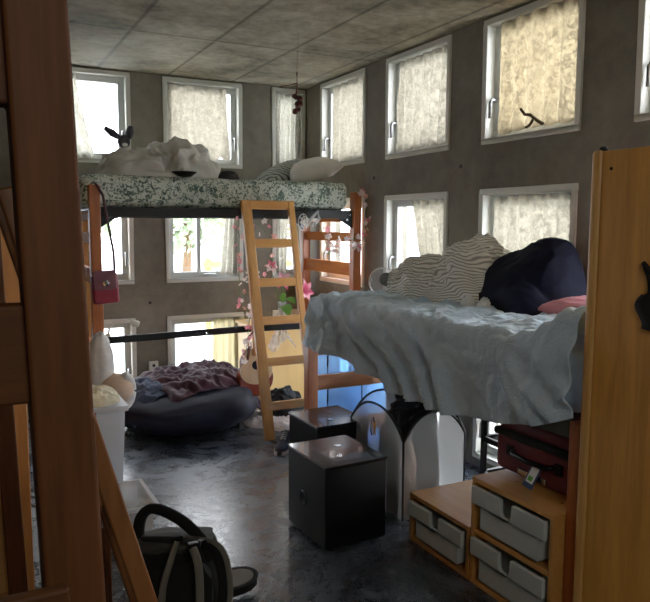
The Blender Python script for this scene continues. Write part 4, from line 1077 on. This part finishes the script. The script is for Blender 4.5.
MB().ball((.835, 4.56, .49), (.115, .12, .105), 40, 28, fn=lambda d: 1 + .03 * nz(d.x * 3, d.y * 3, d.z * 3 + 4)).build('arm', M_peach, t, smooth=True)
MB().tube([Vector((.875, 4.50, .485)) + Vector((.065 * abs(cos(a)) * .9, .1 * cos(a) * .3, .10 * sin(a))) for a in [-PI / 2 + PI * k / 16 for k in range(17)]], .026, 8).build('piping', M_fur, t, smooth=True)
MB().ball((.74, 4.62, .2), (.13, .13, .21), 32, 20).build('base', M_fur, t, smooth=True)

t = thing('backpack', 'black backpack with grey straps slumped on the floor beside the ladder', 'backpack', (.74, 2.55, 0), 0)
Mb = Matrix.Translation((.72, 2.56, 0)) @ Matrix.Rotation(-.35, 4, 'Z') @ Matrix.Rotation(-.25, 4, 'X')
def sup(c, r, e, wr, seed):
    ex = lambda t_, e_: math.copysign(abs(t_) ** e_, t_)
    def f(u, v):
        a = 2 * PI * u; ph = PI * v - PI / 2
        d = Vector((ex(cos(ph), e) * ex(cos(a), e), ex(cos(ph), e) * ex(sin(a), e), ex(sin(ph), e)))
        k = 1 + wr * nz(d.x * 2.5 + seed, d.y * 2.5, d.z * 2.5)
        return Mb @ (Vector(c) + Vector((d.x * r[0], d.y * r[1], d.z * r[2])) * k)
    return MB().grid(f, 56, 36, True)
def lift(mb, z=.002):
    for v in mb.v: v.z = max(z, v.z)
    return mb
lift(sup((-.04, 0, .165), (.165, .13, .165), .6, .08, 1)).build('body', M_blackcloth, t, smooth=True)
lift(sup((-.03, -.13, .13), (.13, .06, .12), .6, .08, 4)).build('front_pocket', M_blackcloth, t, smooth=True)
sup((-.05, .0, .305), (.16, .13, .04), .6, .12, 7).build('top_flap', plain('faded_grey_cloth', (70, 69, 66), .9, bmp=.3), t, smooth=True)
def strap(pts, r, flat, m, name, par=t):
    pts = [Vector(p) for p in pts]; out = []
    for k in range(len(pts) - 1):
        p0, p1, p2, p3 = pts[max(0, k - 1)], pts[k], pts[k + 1], pts[min(len(pts) - 1, k + 2)]
        for i in range(8):
            s = i / 8; out.append(.5 * ((2 * p1) + (p2 - p0) * s + (2 * p0 - 5 * p1 + 4 * p2 - p3) * s * s + (3 * p1 - p0 - 3 * p2 + p3) * s ** 3))
    out.append(pts[-1]); return MB().tube(out, r, 10, flat, up=(0, 1, .3)).build(name, m, par, smooth=True)
strap([(.555, 2.66, .33), (.565, 2.64, .42), (.61, 2.62, .455), (.70, 2.58, .41), (.765, 2.53, .34), (.80, 2.48, .27)], .024, .55, M_blackcloth, 'shoulder_strap')
strap([(.70, 2.50, .30), (.75, 2.50, .335), (.81, 2.47, .31), (.82, 2.42, .21), (.80, 2.40, .08)], .022, .6, M_blackcloth, 'shoulder_strap')
strap([(.75, 2.49, .355), (.80, 2.46, .345), (.835, 2.43, .29), (.84, 2.40, .17), (.82, 2.39, .05)], .012, .4, M_greystrap, 'webbing_strap')
strap([(.70, 2.42, .37), (.705, 2.36, .32), (.70, 2.33, .2), (.69, 2.33, .05)], .016, .4, M_greystrap, 'webbing_strap')
strap([(.66, 2.47, .38), (.62, 2.42, .33), (.585, 2.40, .24), (.57, 2.39, .1)], .014, .4, M_greystrap, 'webbing_strap')
strap([(.56, 2.60, .35), (.61, 2.54, .365), (.68, 2.48, .37), (.74, 2.44, .36)], .016, .5, M_charcoal, 'compression_strap')
for p in ((.705, 2.42, .37), (.66, 2.47, .385), (.75, 2.47, .35)):
    p = Vector(p); MB().box(p.x - .02, p.x + .02, p.y - .012, p.y + .012, p.z - .008, p.z + .012).build('buckle', M_black, t, .004)
# grey slip-on beside the backpack
t = thing('sandal', 'grey slip-on sandal with a dark rim resting beside the backpack', 'sandal', (.98, 2.62, .1))
Ms = Matrix.Translation((.935, 2.66, .07)) @ Matrix.Rotation(.15, 4, 'Z') @ Matrix.Rotation(.18, 4, 'X')
oval = [Vector((.12 * cos(2 * PI * k / 32), .06 * sin(2 * PI * k / 32) * (1 + .15 * cos(2 * PI * k / 32)), 0)) for k in range(32)]
MB().prism([Ms.to_3x3() @ p for p in oval], Ms.translation - Vector((0, 0, .04)), Ms.translation).build('sole', M_blackcloth, t, .008)
MB().prism([Ms.to_3x3() @ (p * .86) for p in oval], Ms.translation, Ms.translation + Vector((0, 0, .004))).build('footbed', plain('grey_footbed', (120, 118, 112), .8), t, .002)
MB().tube([Ms @ p for p in oval], .006, 6, closed=True).build('rim', M_charcoal, t, smooth=True)

# ------------------------------------------------------------------ small hanging things
t = thing('dried_flowers', 'bunch of dried red flowers hanging on a string from the ceiling', 'dried flowers', (2.0, 4.27, 2.3))
MB().tube([(2.0, 4.27, 2.8), (1.995, 4.27, 2.6), (1.99, 4.27, 2.5)], .002, 5).build('string', M_string, t)
MB().tube([(1.99, 4.27, 2.54), (1.992, 4.272, 2.45), (1.985, 4.27, 2.40)], .006, 6).build('stem', M_dried, t)
rnd = random.Random(3)
for k in range(9):
    MB().ball((1.99 + rnd.uniform(-.03, .035), 4.27 + rnd.uniform(-.03, .03), 2.39 - k * .012 + rnd.uniform(-.01, .01)), rnd.uniform(.012, .02), 10, 8, fn=lambda d: 1 + .25 * nz(d.x * 4, d.y * 4, d.z * 4 + k)).build('flower_head', M_dried, t, smooth=True)
MB().tube([(1.99, 4.27, 2.47), (1.93, 4.29, 2.455), (1.88, 4.30, 2.445)], .004, 5).build('stem', M_dried, t)
t = thing('twig', 'crooked brown twig lying on the sill below the beige lace curtain', 'twig', (2.86, 3.02, 2.1))
MB().tube([(2.845, 2.93, 2.105), (2.85, 2.98, 2.13), (2.85, 3.03, 2.165), (2.85, 3.075, 2.175), (2.85, 3.11, 2.21)], lambda s: .011 - .003 * s, 8).build('branch', M_twig, t, smooth=True)
MB().tube([(2.845, 3.0, 2.14), (2.84, 3.02, 2.11), (2.84, 3.05, 2.10)], .008, 7).build('branch', M_twig, t, smooth=True)

# ------------------------------------------------------------------ light
w = bpy.data.worlds.new('overcast'); bpy.context.scene.world = w; w.use_nodes = True
nt = w.node_tree; bg = nt.nodes['Background']
tc = N(nt, 'ShaderNodeTexCoord'); sp = N(nt, 'ShaderNodeSeparateXYZ'); nt.links.new(tc.outputs['Generated'], sp.inputs[0])
nt.links.new(ramp(nt, sp.outputs[2], [(.0, srgb(225, 232, 240)), (.5, srgb(245, 249, 255)), (1, srgb(214, 230, 250))]), bg.inputs[0])
bg.inputs[1].default_value = 16.0
def area(name, loc, rot, sx, sy, power, col=(1, 1, 1), portal=False):
    l = bpy.data.lights.new(name, 'AREA'); l.shape = 'RECTANGLE'; l.size = sx; l.size_y = sy; l.energy = power; l.color = col
    if portal: l.cycles.is_portal = True
    o = bpy.data.objects.new(name, l); COL.objects.link(o); o.location = loc; o.rotation_euler = rot; return o
for c in BCOL:
    for r in ROWS: area('daylight_portal', ((c[0] + c[1]) / 2, YB + .18, (r[0] + r[1]) / 2), (-PI / 2, 0, 0), c[1] - c[0], r[1] - r[0], 1, portal=True)
for c in RCOL:
    for r in ROWS: area('daylight_portal', (XR + .18, (c[0] + c[1]) / 2, (r[0] + r[1]) / 2), (0, PI / 2, 0), r[1] - r[0], c[1] - c[0], 1, portal=True)
area('fill_light', (.3, -1.1, 2.3), (math.radians(62), 0, -.75), 1.0, 1.0, 11, (1, .95, .86))  # added fill light behind the camera, no lamp stands here
sc = bpy.context.scene
sc.view_settings.view_transform = 'Standard'; sc.view_settings.look = 'None'; sc.view_settings.exposure = 0.0; sc.view_settings.gamma = 1.18
sc.cycles.max_bounces = 10; sc.cycles.diffuse_bounces = 6; sc.cycles.transparent_max_bounces = 16
sc.cycles.sample_clamp_indirect = 6
